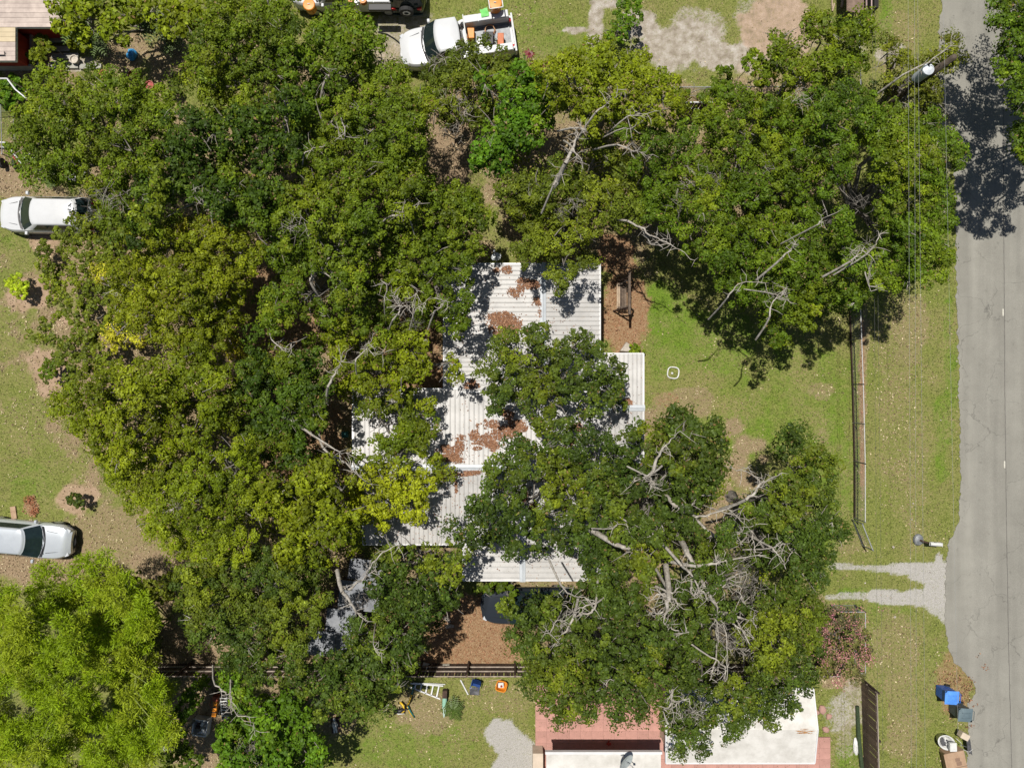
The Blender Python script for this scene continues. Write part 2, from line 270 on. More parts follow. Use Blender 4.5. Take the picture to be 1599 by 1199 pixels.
 ('sapling', 'grey-brown twiggy sapling below the white van', 'plant', OL, 1.1, .6, [(68,385,9),(75,395,8),(62,395,7)]),
 ('leafy_shrub', 'low bush at the foot of the red walled house', 'bush', BR, 1.0, .8, [(22,128,9),(10,150,16),(35,150,8),(8,135,9)]),
 ('leafy_shrub', 'yellow-green potted shrub beside the grey stepping slabs', 'bush', YG, 1.2, .9, [(60,88,12),(66,66,8),(50,86,7),(75,76,7),(114,62,14)]),
 ('leafy_shrub', 'small shrub in the shade left of the lower left oak', 'bush', OL, 2.6, .8, [(225,925,22),(255,915,22),(275,905,18),(235,955,18),(215,900,10),(262,930,14)]),
 ('leafy_shrub', 'dark shrub row along the black fence at the top right', 'bush', MD, 3.0, .8, [(1125,125,18),(1130,150,20),(1065,150,14),(1175,100,20),(1190,120,18),(1135,110,12)]),
 ('ground_shrub', 'low weeds beside the pale boulder at the roof corner', 'plant', BR, .6, .8, [(992,545,7),(1000,550,6)]),
 ('leafy_shrub', 'bushy growth at the right edge of the bamboo by the boundary fence', 'bush', MD, 2.6, .7, [(250,1075,18),(275,1140,20),(290,1165,18),(270,1190,22),(300,1190,18)]),
]
HOLES = [(1348,350,24,34),(1322,305,16,22),(1340,265,12,16),(1290,345,14,20),(450,535,22,16),(510,452,18,22),(395,470,16,22),(632,478,18,14),(545,560,14,12),
 (500,690,26,14),(535,735,20,12),(600,620,8,8),(440,745,14,14),(420,830,14,18),(820,258,22,20),(845,262,20,16),(930,262,18,16),(985,225,12,12),(385,270,12,14),(470,130,16,10),(545,120,16,10),
 (440,195,14,12),(620,185,8,12),(300,330,20,12),(360,395,22,10),(240,300,10,10),(200,225,8,6),(885,195,10,30),(895,240,14,16),(1270,300,12,12),(1180,225,10,10),
 (805,668,24,12),(835,775,16,22),(890,640,24,10),(940,665,20,10),(870,800,8,8),(925,705,14,10),(795,635,8,8),(960,650,14,8),
 (1015,745,12,8),(1095,790,14,10),(1140,765,18,16),(1070,770,12,8),(1150,700,12,14),(1180,760,14,22),(1105,815,24,8),(1170,845,20,10),(1150,870,12,10),
 (1065,905,8,14),(1075,860,10,14),(1170,905,14,26),(1140,930,16,14),(1130,990,22,14),(1145,1040,20,24),(1120,1060,10,10),(1165,1060,16,10),(1040,940,10,30),(1060,955,10,22),
 (925,985,10,18),(890,950,14,20),(840,935,14,6),(985,905,16,8),(1000,1030,8,6),(860,1005,8,8),(1065,1085,10,16),(1000,1030,8,8),(1055,845,12,6),(970,860,14,7),
 (545,900,16,40),(520,960,20,20),(505,1000,18,18),(560,945,14,20),(570,980,10,14),(530,870,20,10),(395,815,10,12),(355,870,8,8),(400,920,10,8),(310,1020,16,10),
 (740,430,10,14),(695,550,10,16),(590,660,14,10),(570,690,8,14),(660,650,10,8),(690,610,12,12),
 (300,150,18,24),(230,50,12,16),(370,130,10,8),(680,250,14,30),(930,390,22,16),(960,370,14,16),(905,860,8,6),(380,530,10,20),(420,545,12,14),
 (300,505,12,8),(215,655,14,10),(245,690,14,8),(310,710,10,14),(345,680,12,18),(300,660,12,8),(305,630,8,8),(350,730,12,10),(1010,370,14,14),(700,260,20,30),(336,1100,20,26),(313,1135,20,20),(352,1103,14,24),(270,1000,26,50),(330,1020,16,18),(800,500,30,10),(775,470,40,40),(800,440,36,26),(905,450,20,30),(560,680,16,26),(720,640,22,34),(740,690,40,40),(710,780,22,34),(610,838,50,12),(660,838,40,12),(985,590,8,16),(870,885,40,16),(780,890,40,10),(1360,300,12,20),(1290,255,10,14),(1420,320,10,12),(1160,330,14,10),(1225,320,12,10),(545,250,14,12),(405,370,16,10),(285,320,14,10),(450,280,16,12),(360,200,10,10),(590,315,16,10),(480,460,14,10),(680,450,8,10),(1010,790,14,10),(900,1030,10,12),(1030,900,12,10),(1210,1000,12,10),(1100,1045,12,12),(930,1030,8,8)]
BAMBOO = [(140,900,34),(85,925,42),(30,960,46),(180,930,38),(215,960,30),(100,985,55),(180,1000,40),(165,1045,42),(205,1040,40),(230,1080,34),(60,1040,50),(120,1060,50),(30,1000,45),(150,1110,42),(100,1115,52),(45,1120,55),(200,1110,38),(240,1115,28),(255,1140,22),(160,1160,42),(205,1160,34),(100,1170,50),(40,1180,55),(20,1070,42),(160,885,20),(200,905,14),(180,1195,32),(-20,1000,50),(-30,1100,60),(225,1180,20),(0,940,25),(150,880,18)]
BHOLES = [(155,1075,6,22),(165,1100,10,12),(25,1080,12,12),(90,985,16,8),(135,1010,8,14),(30,1100,14,14),(45,1105,14,10),(170,1035,6,14),(120,1180,12,14),(35,935,10,12),(150,1150,10,10)]
DEADBR = [ # dead or bare limbs: z, start radius, points
 (7.6,.14,[(485,440),(488,428),(500,422),(508,412),(515,402)]),(7.6,.07,[(500,424),(515,432),(524,438),(532,430)]),(7.6,.05,[(487,430),(486,418),(490,415)]),
 (7.8,.10,[(612,337),(628,332),(636,326),(655,315)]),(7.8,.05,[(636,328),(632,316)]),(7.4,.13,[(512,604),(520,588),(528,575),(538,562)]),(7.0,.07,[(424,530),(440,545),(450,550),(455,535)]),
 (7.9,.09,[(613,500),(622,490),(624,475),(618,465),(608,462)]),(7.9,.06,[(624,478),(636,476),(640,480)]),(7.9,.06,[(645,490),(648,470),(650,458),(652,452)]),(7.9,.05,[(648,485),(658,476),(665,474)]),
 (7.9,.08,[(677,490),(688,480),(692,470),(702,472)]),(7.9,.05,[(600,470),(604,445),(598,440)]),(7.4,.08,[(555,565),(565,552),(577,540),(580,530)]),(7.4,.06,[(575,540),(585,556),(597,552)]),
 (6.9,.16,[(448,654),(478,672),(505,690),(530,705),(543,710)]),(6.9,.13,[(505,700),(520,712),(540,722),(552,735),(565,745)]),(6.7,.06,[(560,743),(575,755)]),
 (7.6,.12,[(570,903),(578,886),(592,868),(610,856),(626,848)]),(7.4,.2,[(535,925),(548,942),(560,958),(572,970)]),(7.4,.12,[(545,920),(560,908),(570,900),(585,890)]),
 (7.6,.05,[(583,1005),(590,1015),(596,1022)]),(7.8,.08,[(256,802),(268,796),(278,792),(282,800)]),(7.8,.05,[(278,792),(290,785),(300,788)]),(7.8,.05,[(280,792),(284,784)]),
 (7.2,.08,[(336,1070),(352,1080),(362,1088),(358,1105),(362,1115)]),(6.0,.07,[(362,1105),(372,1118),(388,1118),(396,1128),(400,1140)]),
 # right oaks
 (8.4,.16,[(1020,735),(1026,715),(1035,700),(1048,685),(1062,673)]),(8.4,.1,[(1020,738),(1008,745),(990,752),(985,756)]),(8.4,.08,[(1012,744),(1020,752),(1022,760)]),
 (7.8,.22,[(1050,785),(1062,795),(1070,808),(1085,808),(1110,802),(1135,795),(1142,790)]),(7.8,.12,[(1070,800),(1080,788),(1088,778)]),(8.4,.15,[(1165,780),(1180,768),(1186,756),(1200,748),(1222,738)]),
 (8.2,.08,[(1186,758),(1182,745),(1168,737),(1150,735)]),(8.0,.14,[(1098,822),(1115,835),(1135,842),(1160,850)]),(8.0,.10,[(1125,838),(1150,834),(1170,828),(1182,818)]),
 (8.2,.05,[(1130,800),(1150,805),(1163,812),(1160,828)]),(8.2,.06,[(1173,828),(1177,845),(1180,862)]),
 (7.4,.26,[(962,850),(980,855),(995,860),(1002,866)]),(8.2,.08,[(995,822),(1012,832),(1026,835),(1035,822),(1032,812)]),(8.2,.06,[(955,825),(965,818),(978,817)]),(8.0,.06,[(1026,836),(1018,846)]),
 (7.8,.3,[(1072,860),(1080,875),(1088,888)]),(8.4,.16,[(1088,884),(1110,880),(1135,875),(1165,870),(1190,862)]),(8.4,.07,[(1110,880),(1130,872),(1128,880),(1140,890)]),
 (8.4,.14,[(1064,882),(1078,895),(1086,908),(1090,918),(1100,925),(1108,928)]),(8.4,.10,[(1105,926),(1118,918),(1132,908),(1150,896),(1165,892)]),(8.2,.07,[(1118,918),(1140,910),(1155,915),(1158,930),(1162,942)]),
 (8.2,.16,[(1108,928),(1120,948),(1132,962),(1150,978),(1165,990),(1178,996)]),(8.2,.1,[(1130,956),(1150,962),(1170,968),(1182,976)]),(8.2,.05,[(1120,948),(1120,965),(1118,985),(1122,1000)]),
 (8.2,.06,[(1172,967),(1184,958),(1188,950)]),(8.4,.1,[(1080,915),(1078,925),(1085,932),(1090,925)]),
 (8.0,.26,[(1045,932),(1042,945),(1038,960),(1038,975)]),(8.0,.12,[(1042,932),(1028,922),(1015,918)]),(8.0,.10,[(1040,930),(1025,928),(1014,938)]),(8.0,.14,[(1048,930),(1056,940),(1060,950)]),(8.0,.1,[(1050,926),(1058,918),(1064,910)]),(8.0,.08,[(1042,976),(1055,984),(1066,988),(1076,986)]),(8.0,.09,[(1035,955),(1026,958),(1018,950)]),
 (8.4,.09,[(1200,852),(1212,862),(1222,875),(1227,888)]),(8.4,.07,[(1208,855),(1220,850),(1235,848),(1245,852)]),
 (8.2,.12,[(930,945),(925,955),(905,960),(890,970),(880,972),(870,968)]),(8.2,.13,[(895,965),(885,985),(875,998),(868,1008)]),(8.2,.09,[(930,942),(915,945),(900,952),(888,955)]),(8.4,.09,[(875,912),(885,925),(905,932),(928,937)]),(8.2,.05,[(888,950),(876,940)]),(8.2,.05,[(870,968),(860,985),(862,1000)]),
 (8.2,.07,[(1048,1100),(1050,1080),(1050,1060)]),(8.2,.08,[(1048,1098),(1040,1105),(1034,1110)]),(8.2,.06,[(1055,1102),(1065,1092),(1076,1090)]),(8.2,.05,[(1050,1100),(1052,1118)]),(8.2,.05,[(1060,1108),(1066,1120)]),
 (8.2,.08,[(1110,1026),(1122,1032),(1132,1040),(1132,1060),(1134,1075),(1142,1082)]),(8.2,.07,[(1118,1032),(1110,1050),(1108,1062)]),(8.2,.07,[(1170,1005),(1180,1022),(1186,1040)]),(8.2,.05,[(942,1075),(952,1060)]),(8.2,.06,[(1134,990),(1136,1020),(1135,1060)]),
 # north oaks
 (8.0,.22,[(883,255),(893,235),(900,215),(903,200)]),(8.0,.1,[(895,232),(905,245),(910,252)]),(8.0,.1,[(905,200),(915,205),(918,208)]),(8.4,.1,[(930,176),(945,165),(958,155),(965,140)]),(8.0,.09,[(964,226),(985,235),(1000,238),(1012,243)]),(8.2,.07,[(980,182),(995,178),(1010,178)]),(8.2,.06,[(975,200),(990,202)]),
 (8.4,.09,[(864,290),(870,275),(876,262)]),(7.2,.12,[(980,345),(1000,355),(1015,368),(1040,378),(1062,390),(1078,405)]),(7.2,.07,[(1003,358),(1015,380),(1035,387)]),
 (8.8,.1,[(1222,402),(1235,392),(1247,382)]),(8.8,.1,[(1328,408),(1340,398),(1350,385)]),(8.8,.07,[(1352,398),(1368,382),(1372,365)]),(8.8,.07,[(1275,352),(1283,345),(1292,338)]),(8.6,.08,[(1136,465),(1148,448),(1165,440),(1195,442)]),(8.6,.09,[(1202,495),(1205,475),(1215,460),(1228,450)]),(8.6,.06,[(1212,460),(1228,468),(1236,474)]),(8.4,.06,[(1350,420),(1356,445),(1360,455)]),
 (7.6,.12,[(508,125),(518,116),(526,108)]),(8.2,.08,[(474,242),(485,235),(495,230)]),(8.2,.06,[(536,195),(539,212),(536,218)]),(7.8,.06,[(570,220),(576,208),(582,203)]),(8.0,.05,[(462,242),(468,232),(472,228)]),
 (8.2,.1,[(330,330),(342,318),(355,312),(368,302),(375,298)]),(8.2,.06,[(345,316),(340,305),(332,300)]),(6.5,.08,[(162,436),(178,448),(192,458)]),(5.0,.06,[(180,480),(195,490)]),
 (3.6,.07,[(675,175),(700,162),(720,155),(735,148)]),(3.4,.05,[(680,160),(683,140)]),(3.6,.05,[(700,158),(725,172),(735,180)]),(3.8,.06,[(672,105),(685,95),(695,92)]),(2.2,.06,[(983,78),(986,60),(986,42)]),
 (7.5,.1,[(1395,128),(1420,112),(1450,98),(1475,78),(1490,68)]),(7.0,.05,[(1420,170),(1410,190),(1400,200)])]
TW = [(160,320,28),(180,312,20),(715,175,26),(700,168,22),(1150,900,34),(1165,912,30),(1170,890,26),(1140,895,24),(1180,925,22),(875,1000,20),(870,975,18),(1215,455,18),(1110,270,16),(1090,285,20),(1350,400,20),(490,352,16),(680,90,14),
      (1090,1115,14),(1075,1120,14),(590,905,16),(560,940,12),(1345,325,14),(575,555,16),(640,500,16),(905,320,14),(870,330,10),(1060,315,14),(1190,260,12),(1250,150,14),(375,1170,18),(395,1180,14),(1150,1005,20),(1130,1000,16),(460,355,12),(310,305,12),(285,800,12),(1030,760,14),(940,815,12),(700,210,22)]

OPENH = [(450,535,26,20),(510,452,22,26),(500,690,30,18),(535,735,24,16),(700,260,24,60),(545,900,20,44),(520,960,24,24),(505,1000,20,20),(336,1100,22,30),(313,1135,22,24),(352,1103,14,26),(270,1000,30,60),(330,1020,18,20),(930,390,24,20),(960,370,16,18)]
# ---------------------------------------------------------------- ground
def lobes_all():
    for t in TREES:
        for l in t[6]: yield l, t[4]
gx = np.unique(np.concatenate([np.linspace(-400, -29, 14), np.arange(-29, 29.01, .14), np.linspace(29, 400, 14)]))
gy = np.unique(np.concatenate([np.linspace(-400, -22.5, 14), np.arange(-22.5, 22.51, .14), np.linspace(22.5, 400, 14)]))
GX, GY2 = np.meshgrid(gx, gy); PX = GX*PPM+799.5; PY = 599.5-GY2*PPM
def fbm(x, y, sc, seed, octs=4):
    r = np.random.default_rng(seed); out = np.zeros_like(x); a = 1; tot = 0
    for o in range(octs):
        T = r.random((64, 64)); u = x*sc+r.random()*50; v = y*sc+r.random()*50
        i = np.floor(u).astype(int); j = np.floor(v).astype(int); fu = u-i; fv = v-j; fu = fu*fu*(3-2*fu); fv = fv*fv*(3-2*fv)
        g = lambda p, q: T[p % 64, q % 64]
        out += a*((g(i, j)*(1-fu)+g(i+1, j)*fu)*(1-fv)+(g(i, j+1)*(1-fu)+g(i+1, j+1)*fu)*fv); tot += a; a *= .55; sc *= 2.1
    return out/tot
NZ = fbm(GX, GY2, .9, 3); NZ2 = fbm(GX, GY2, 2.6, 5)
def field(blobs, warp=.9):
    F = np.zeros_like(PX)
    for b in blobs:
        px, py, rx, ry = b[:4]; w = b[4] if len(b) > 4 else 1
        d = np.hypot((PX-px)/rx, (PY-py)/ry)+(NZ-.5)*warp+(NZ2-.5)*warp*.6
        F = np.maximum(F, w*np.clip((1.12-d)/.3, 0, 1))
    return F
F_lit_shade = field([(1346,640,4,175,.8),(975,480,40,80),(960,400,30,30),(735,985,88,62),(700,1030,60,20),(640,960,40,30),(1050,905,180,150,.35),(470,690,80,90,.8),(440,500,80,90,.8),(640,560,60,90,.8),(1490,1070,26,54,.7),(1508,1060,12,24,.5),(50,790,12,18),(1040,620,20,12,.5),(690,590,10,40)])  # first thin strip paints the lawn fence's shadow together with its leaf dirt
F_tan = field([(300,1010,60,60),(350,500,330,330,.85),(950,250,180,140,.7),(1250,330,120,120,.4),(700,230,45,80,1),(60,880,95,35,1),(180,850,110,65,.75),(60,860,70,40,.8),(150,700,50,40,.4),(60,660,60,60,.35),(77,580,38,42,.7),(40,462,34,28,.7),(66,375,26,26,.7),(120,780,30,26,.7),(98,500,16,20,.8),(20,260,50,50,.9),(40,300,60,14,.8),(60,120,60,60,.9),(310,1130,60,90,.9),(250,900,60,60,.9),
   (1400,620,30,200,.45),(1425,520,30,60,.6),(1420,700,34,150,.45),(1400,1000,40,60,.5),(1410,1110,30,80,.55),(1350,520,8,60,.7),(1347,640,6,180,.9),(1330,850,30,20,.5),(1070,630,50,28,.7),(1020,660,30,20,.5),(1280,610,22,16,.6),(1285,680,14,16,.5),(1160,520,60,30,.35),(660,1110,50,40,.7),(780,1090,60,26,.5),(520,1110,40,40,.7),(690,1140,100,14,.4),(1310,1060,40,20,.8),(1100,950,220,120,.4),(1030,150,80,30,.8),(830,90,30,20,.4),(820,30,24,16,.35),(1400,60,40,50,.5),(1150,150,50,30,.8),(1300,1170,26,30,.3)], .8)
F_sand = field([(1065,72,80,40),(1140,88,70,28),(1000,40,36,26),(1090,35,50,22,.7),(930,30,12,34),(925,62,14,12),(898,47,20,6),(945,5,30,8),(1215,40,70,55,.8),(1180,20,40,30,.6),(640,60,60,50,.75),(610,90,30,24,.7),(1390,82,26,16,.8),(1465,120,30,36,.7),(1472,200,18,30,.8),(1478,320,12,26,.8),(1440,170,30,22,.6),(1350,80,10,20,.5),(1325,1110,34,44,.7),(1320,1160,16,24,.5),(118,100,40,12,.9),(800,1172,30,40,.0),(1477,270,8,50,.5)], .9)
F_pink = field([(77,580,36,40,1),(40,462,32,26,1),(66,375,24,24,1),(120,780,32,28,1),(98,500,14,16,.8),(150,700,24,12,.7),(1215,40,70,60,.9),(600,90,30,24,.5),(640,60,40,30,.35),(1170,120,60,26,.5)], .9)
F_lush = field([(1100,530,90,60,.8),(1040,480,40,50,1),(1230,600,110,120,.55),(1300,740,45,130,.7),(1150,680,80,40,.7),(800,50,120,50,.5),(930,80,60,40,.5),(50,750,44,38,.55),(30,375,35,24,.5),(640,1160,100,40,.6),(1485,600,12,130,.7),(1470,680,14,80,.7),(1480,60,18,60,.6),(1385,40,14,50,.9),(1330,1185,22,22,.9),(1350,925,50,10,.7),(1270,1140,20,30,.0),(1380,950,60,12,.5),(810,905,50,12,.8),(865,985,60,16,.7),(985,410,20,30,.5),(1030,560,20,40,.7)], .9)
def seg(x0, y0, x1, y1, r, w=1):
    dx, dy = x1-x0, y1-y0; t = np.clip(((PX-x0)*dx+(PY-y0)*dy)/(dx*dx+dy*dy), 0, 1)
    d = np.hypot(PX-x0-t*dx, PY-y0-t*dy)/r+(NZ-.5)*.6+(NZ2-.5)*.5
    return w*np.clip((1.1-d)/.25, 0, 1)
F_grav = np.maximum.reduce([seg(1300,884,1400,888,6,.8), seg(1395,888,1480,888,11), seg(1295,932,1370,930,6,.8), seg(1365,930,1480,940,12), seg(1440,910,1480,915,28), seg(785,1150,830,1199,28), seg(800,1199,800,1260,35), seg(1455,945,1478,960,14,.9), seg(1466,868,1470,900,5,.9)])
gi = seg(1370,906,1420,912,9,.9); gi2 = seg(1420,912,1440,914,5,.8); F_grav = F_grav*(1-np.maximum(gi, gi2)); F_grav = np.maximum(F_grav, field([(1310,1110,26,34,.5)]))
# leaf litter under every crown
U = np.zeros_like(PX)
for (x, y, r), h in lobes_all():
    if h < 3: continue
    k = (CAMH-h)/CAMH; X = 799.5+(x-799.5)*k; Y = 599.5+(y-599.5)*k
    U = np.maximum(U, np.clip(1.15-np.hypot(PX-X, PY-Y)/(r*k)+(NZ-.5)*.8, 0, 1))
F_tan = np.maximum(F_tan, np.clip(U*1.6, 0, .85)*(PX < 1290)*np.clip((PX-90)/80+.25, .25, 1)*(1-np.clip((PX-1000)/50, 0, 1)*(PY < 620)*(PY > 380)))
nv = GX.size; nyy, nxx = GX.shape
Zg = (NZ-.5)*.07*(np.abs(GX) < 28)
idx = np.arange(nv).reshape(nyy, nxx)
quad = np.stack([idx[:-1, :-1], idx[:-1, 1:], idx[1:, 1:], idx[1:, :-1]], -1).reshape(-1, 4)
gm = bpy.data.meshes.new('ground'); gm.vertices.add(nv); gm.vertices.foreach_set('co', np.stack([GX, GY2, Zg*.3-.02], -1).reshape(-1).astype(np.float32))
gm.loops.add(quad.size); gm.loops.foreach_set('vertex_index', quad.reshape(-1).astype(np.int32)); gm.polygons.add(len(quad)); gm.polygons.foreach_set('loop_start', np.arange(0, quad.size, 4, dtype=np.int32))
for nm, F in (('ga', np.stack([F_lit_shade, F_tan, F_sand], -1)), ('gb', np.stack([F_lush, F_grav, F_pink], -1))):
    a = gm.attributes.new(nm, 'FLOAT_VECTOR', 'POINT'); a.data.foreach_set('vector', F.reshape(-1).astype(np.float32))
gm.update(calc_edges=True); gm.polygons.foreach_set('use_smooth', np.ones(len(quad), bool))
m = bpy.data.materials.new('ground'); m.use_nodes = True; nt = m.node_tree; bs = nt.nodes['Principled BSDF']; bs.inputs['Roughness'].default_value = 1; bs.inputs['Specular IOR Level'].default_value = .1
L = nt.links.new; tc = nt.nodes.new('ShaderNodeTexCoord')
def nz(sc, det=4, rough=.6, dist=0):
    n = nt.nodes.new('ShaderNodeTexNoise'); n.inputs['Scale'].default_value = sc; n.inputs['Detail'].default_value = det; n.inputs['Roughness'].default_value = rough; n.inputs['Distortion'].default_value = dist
    L(tc.outputs['Object'], n.inputs['Vector']); return n.outputs['Fac']
def ramp(f, *st):
    r = nt.nodes.new('ShaderNodeValToRGB'); e = r.color_ramp.elements
    while len(e) < len(st): e.new(.5)
    for i, (p, c) in enumerate(st): e[i].position = p; e[i].color = (*c, 1)
    L(f, r.inputs[0]); return r.outputs[0]
def mathn(op, a, b, clamp=False):
    n = nt.nodes.new('ShaderNodeMath'); n.operation = op; n.use_clamp = clamp
    for i, x in enumerate((a, b)):
        if isinstance(x, (int, float)): n.inputs[i].default_value = x
        else: L(x, n.inputs[i])
    return n.outputs[0]
def mix(f, a, b):
    n = nt.nodes.new('ShaderNodeMix'); n.data_type = 'RGBA'; L(f, n.inputs[0]); L(a, n.inputs[6]); L(b, n.inputs[7]); return n.outputs[2]
def sep(nm):
    a = nt.nodes.new('ShaderNodeAttribute'); a.attribute_name = nm; s = nt.nodes.new('ShaderNodeSeparateXYZ'); L(a.outputs['Vector'], s.inputs[0]); return s.outputs
A = sep('ga'); B = sep('gb')
n_hi = nz(13, 5, .75); n_vh = nz(34, 3, .7); n_md = nz(2.2, 5, .65); n_lo = nz(.55, 4, .6, .6); n_hi2 = nz(9, 5, .8, .5)
def brk(fac, n, k=2.2):   # break the painted field up with fine noise
    return mathn('MULTIPLY', mathn('SUBTRACT', mathn('ADD', fac, mathn('MULTIPLY', mathn('SUBTRACT', n, .5), k*1.15)), .34), 1.7, True)
def times(a, b): return mathn('MULTIPLY', a, b, True)
grass_dull = ramp(n_hi, (.30, (.095, .12, .025)), (.52, (.195, .222, .052)), (.72, (.37, .34, .14)))
grass_lush = ramp(n_hi, (.30, (.07, .125, .015)), (.55, (.155, .245, .028)), (.76, (.28, .32, .065)))
lf = brk(B[0], n_md, 1.6); col = mix(lf, grass_dull, grass_lush)
dry = ramp(n_vh, (.3, (.15, .115, .05)), (.5, (.30, .235, .115)), (.7, (.50, .42, .25)))
patch = times(ramp(n_lo, (.42, (0, 0, 0)), (.66, (1, 1, 1))), ramp(n_hi2, (.42, (0, 0, 0)), (.6, (1, 1, 1))))
pm = nt.nodes.new('ShaderNodeMath'); pm.operation = 'MULTIPLY'; L(patch, pm.inputs[0]); pm.inputs[1].default_value = .85; col = mix(pm.outputs[0], col, dry)
tan = ramp(n_vh, (.28, (.13, .085, .05)), (.5, (.30, .215, .135)), (.72, (.52, .41, .27)))
tf = brk(A[1], n_hi2, 1.3); col = mix(tf, col, tan)
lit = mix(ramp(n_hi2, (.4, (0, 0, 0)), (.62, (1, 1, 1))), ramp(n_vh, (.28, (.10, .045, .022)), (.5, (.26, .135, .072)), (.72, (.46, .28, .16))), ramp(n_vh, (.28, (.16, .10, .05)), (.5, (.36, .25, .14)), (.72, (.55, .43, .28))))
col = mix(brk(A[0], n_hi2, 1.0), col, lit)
sand = ramp(n_md, (.3, (.24, .20, .15)), (.5, (.40, .35, .29)), (.7, (.55, .51, .46)))
col = mix(brk(A[2], n_hi2, 2.0), col, sand)
pink = ramp(n_md, (.3, (.36, .24, .16)), (.7, (.52, .37, .27))); pk = nt.nodes.new('ShaderNodeMath'); pk.operation = 'MULTIPLY'; L(brk(B[2], n_md, 1.2), pk.inputs[0]); pk.inputs[1].default_value = .75
col = mix(pk.outputs[0], col, pink)
grav = ramp(n_vh, (.3, (.30, .28, .25)), (.5, (.43, .41, .38)), (.7, (.56, .54, .50)))
col = mix(brk(B[1], n_hi2, 1.9), col, grav)
L(col, bs.inputs['Base Color'])
bp = nt.nodes.new('ShaderNodeBump'); bp.inputs['Strength'].default_value = .9; bp.inputs['Distance'].default_value = .05
hh = mathn('ADD', n_hi, mathn('MULTIPLY', n_vh, .7)); L(hh, bp.inputs['Height']); L(bp.outputs[0], bs.inputs['Normal'])
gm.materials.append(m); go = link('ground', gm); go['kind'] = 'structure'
def samp(F, x, y):
    i = np.clip(np.searchsorted(gy, y), 0, nyy-1); j = np.clip(np.searchsorted(gx, x), 0, nxx-1); return F[i, j]
# road
edge = [(1471,-40),(1471,5),(1467,40),(1466,80),(1467,120),(1469,150),(1478,172),(1489,195),(1491,240),(1491,300),(1493,360),(1493,420),(1495,480),(1496,560),(1498,600),(1498,640),(1500,670),(1498,700),(1500,740),(1499,780),(1497,815),(1490,832),(1481,850),(1478,880),(1476,920),(1477,960),(1478,1000),(1484,1020),(1491,1035),(1505,1048),(1517,1062),(1523,1075),(1521,1088),(1512,1098),(1512,1120),(1511,1140),(1512,1170),(1507,1199),(1505,1240)]
ys = np.arange(-40, 1241, 2.0); xs = np.interp(ys, [e[1] for e in edge], [e[0] for e in edge]); xs = xs+(fbm(ys*.1, ys*0, 1.3, 9, 4)-.5)*9
lft = [W(x, y, .012) for x, y in zip(xs, ys)]; lft = [Vector((lft[0].x, 350, .012))]+lft+[Vector((lft[-1].x, -350, .012))]
rx = (1648-799.5)/PPM
mbr = MB(); rows = [[(p.x+.0, p.y, -.03), (p.x, p.y, .004), (p.x+.12, p.y, .022), (p.x+(rx-p.x)*.5, p.y, .05), (rx-.1, p.y, .02), (rx, p.y, -.03)] for p in lft]
mbr.grid(rows)
mr = mk('asphalt', (.272, .262, .228), (.225, .216, .187), .8, .93, bump=.35, bscale=60, lo=.3, hi=.7, detail=9)
nt2 = mr.node_tree; bsr = nt2.nodes['Principled BSDF']; src = bsr.inputs['Base Color'].links[0].from_socket
tcr = nt2.nodes.new('ShaderNodeTexCoord'); nf = nt2.nodes.new('ShaderNodeTexNoise'); nf.inputs['Scale'].default_value = 38; nf.inputs['Detail'].default_value = 3
mpp = nt2.nodes.new('ShaderNodeMapping'); mpp.inputs['Scale'].default_value = (1.1, .06, 1); nst = nt2.nodes.new('ShaderNodeTexNoise'); nst.inputs['Scale'].default_value = 1.2; nst.inputs['Detail'].default_value = 3
nt2.links.new(tcr.outputs['Object'], nf.inputs['Vector']); nt2.links.new(tcr.outputs['Object'], mpp.inputs[0]); nt2.links.new(mpp.outputs[0], nst.inputs['Vector'])
ad = nt2.nodes.new('ShaderNodeMath'); ad.operation = 'ADD'; nt2.links.new(nf.outputs['Fac'], ad.inputs[0]); nt2.links.new(nst.outputs['Fac'], ad.inputs[1])
mr2 = nt2.nodes.new('ShaderNodeMapRange'); mr2.inputs[1].default_value = .7; mr2.inputs[2].default_value = 1.3; mr2.inputs[3].default_value = .76; mr2.inputs[4].default_value = 1.2; nt2.links.new(ad.outputs[0], mr2.inputs[0])
hsr = nt2.nodes.new('ShaderNodeHueSaturation'); nt2.links.new(src, hsr.inputs['Color']); nt2.links.new(mr2.outputs[0], hsr.inputs['Value']); 
def rn(t, **k):
    n = nt2.nodes.new(t)
    for a, b in k.items(): n.inputs[a].default_value = b
    return n
vz = rn('ShaderNodeTexVoronoi', Scale=.42); vz.feature = 'DISTANCE_TO_EDGE'; dn = rn('ShaderNodeTexNoise', Scale=1.6, Detail=6.0); vm = nt2.nodes.new('ShaderNodeVectorMath'); vm.operation = 'MULTIPLY_ADD'; vm.inputs[1].default_value = (1.3, 1.3, 0)
nt2.links.new(tcr.outputs['Object'], dn.inputs['Vector']); nt2.links.new(dn.outputs['Color'], vm.inputs[0]); nt2.links.new(tcr.outputs['Object'], vm.inputs[2]); nt2.links.new(vm.outputs[0], vz.inputs['Vector'])
ck = rn('ShaderNodeMapRange'); ck.inputs[1].default_value = 0; ck.inputs[2].default_value = .010; ck.inputs[3].default_value = .66; ck.inputs[4].default_value = 1; nt2.links.new(vz.outputs['Distance'], ck.inputs[0])
pn = rn('ShaderNodeTexNoise', Scale=.35, Detail=2.0); nt2.links.new(tcr.outputs['Object'], pn.inputs['Vector']); pk2 = rn('ShaderNodeMapRange'); pk2.inputs[1].default_value = .44; pk2.inputs[2].default_value = .56; nt2.links.new(pn.outputs['Fac'], pk2.inputs[0])
cm = nt2.nodes.new('ShaderNodeMix'); cm.data_type = 'FLOAT'; nt2.links.new(pk2.outputs[0], cm.inputs[0]); cm.inputs[2].default_value = 1; nt2.links.new(ck.outputs[0], cm.inputs[3])
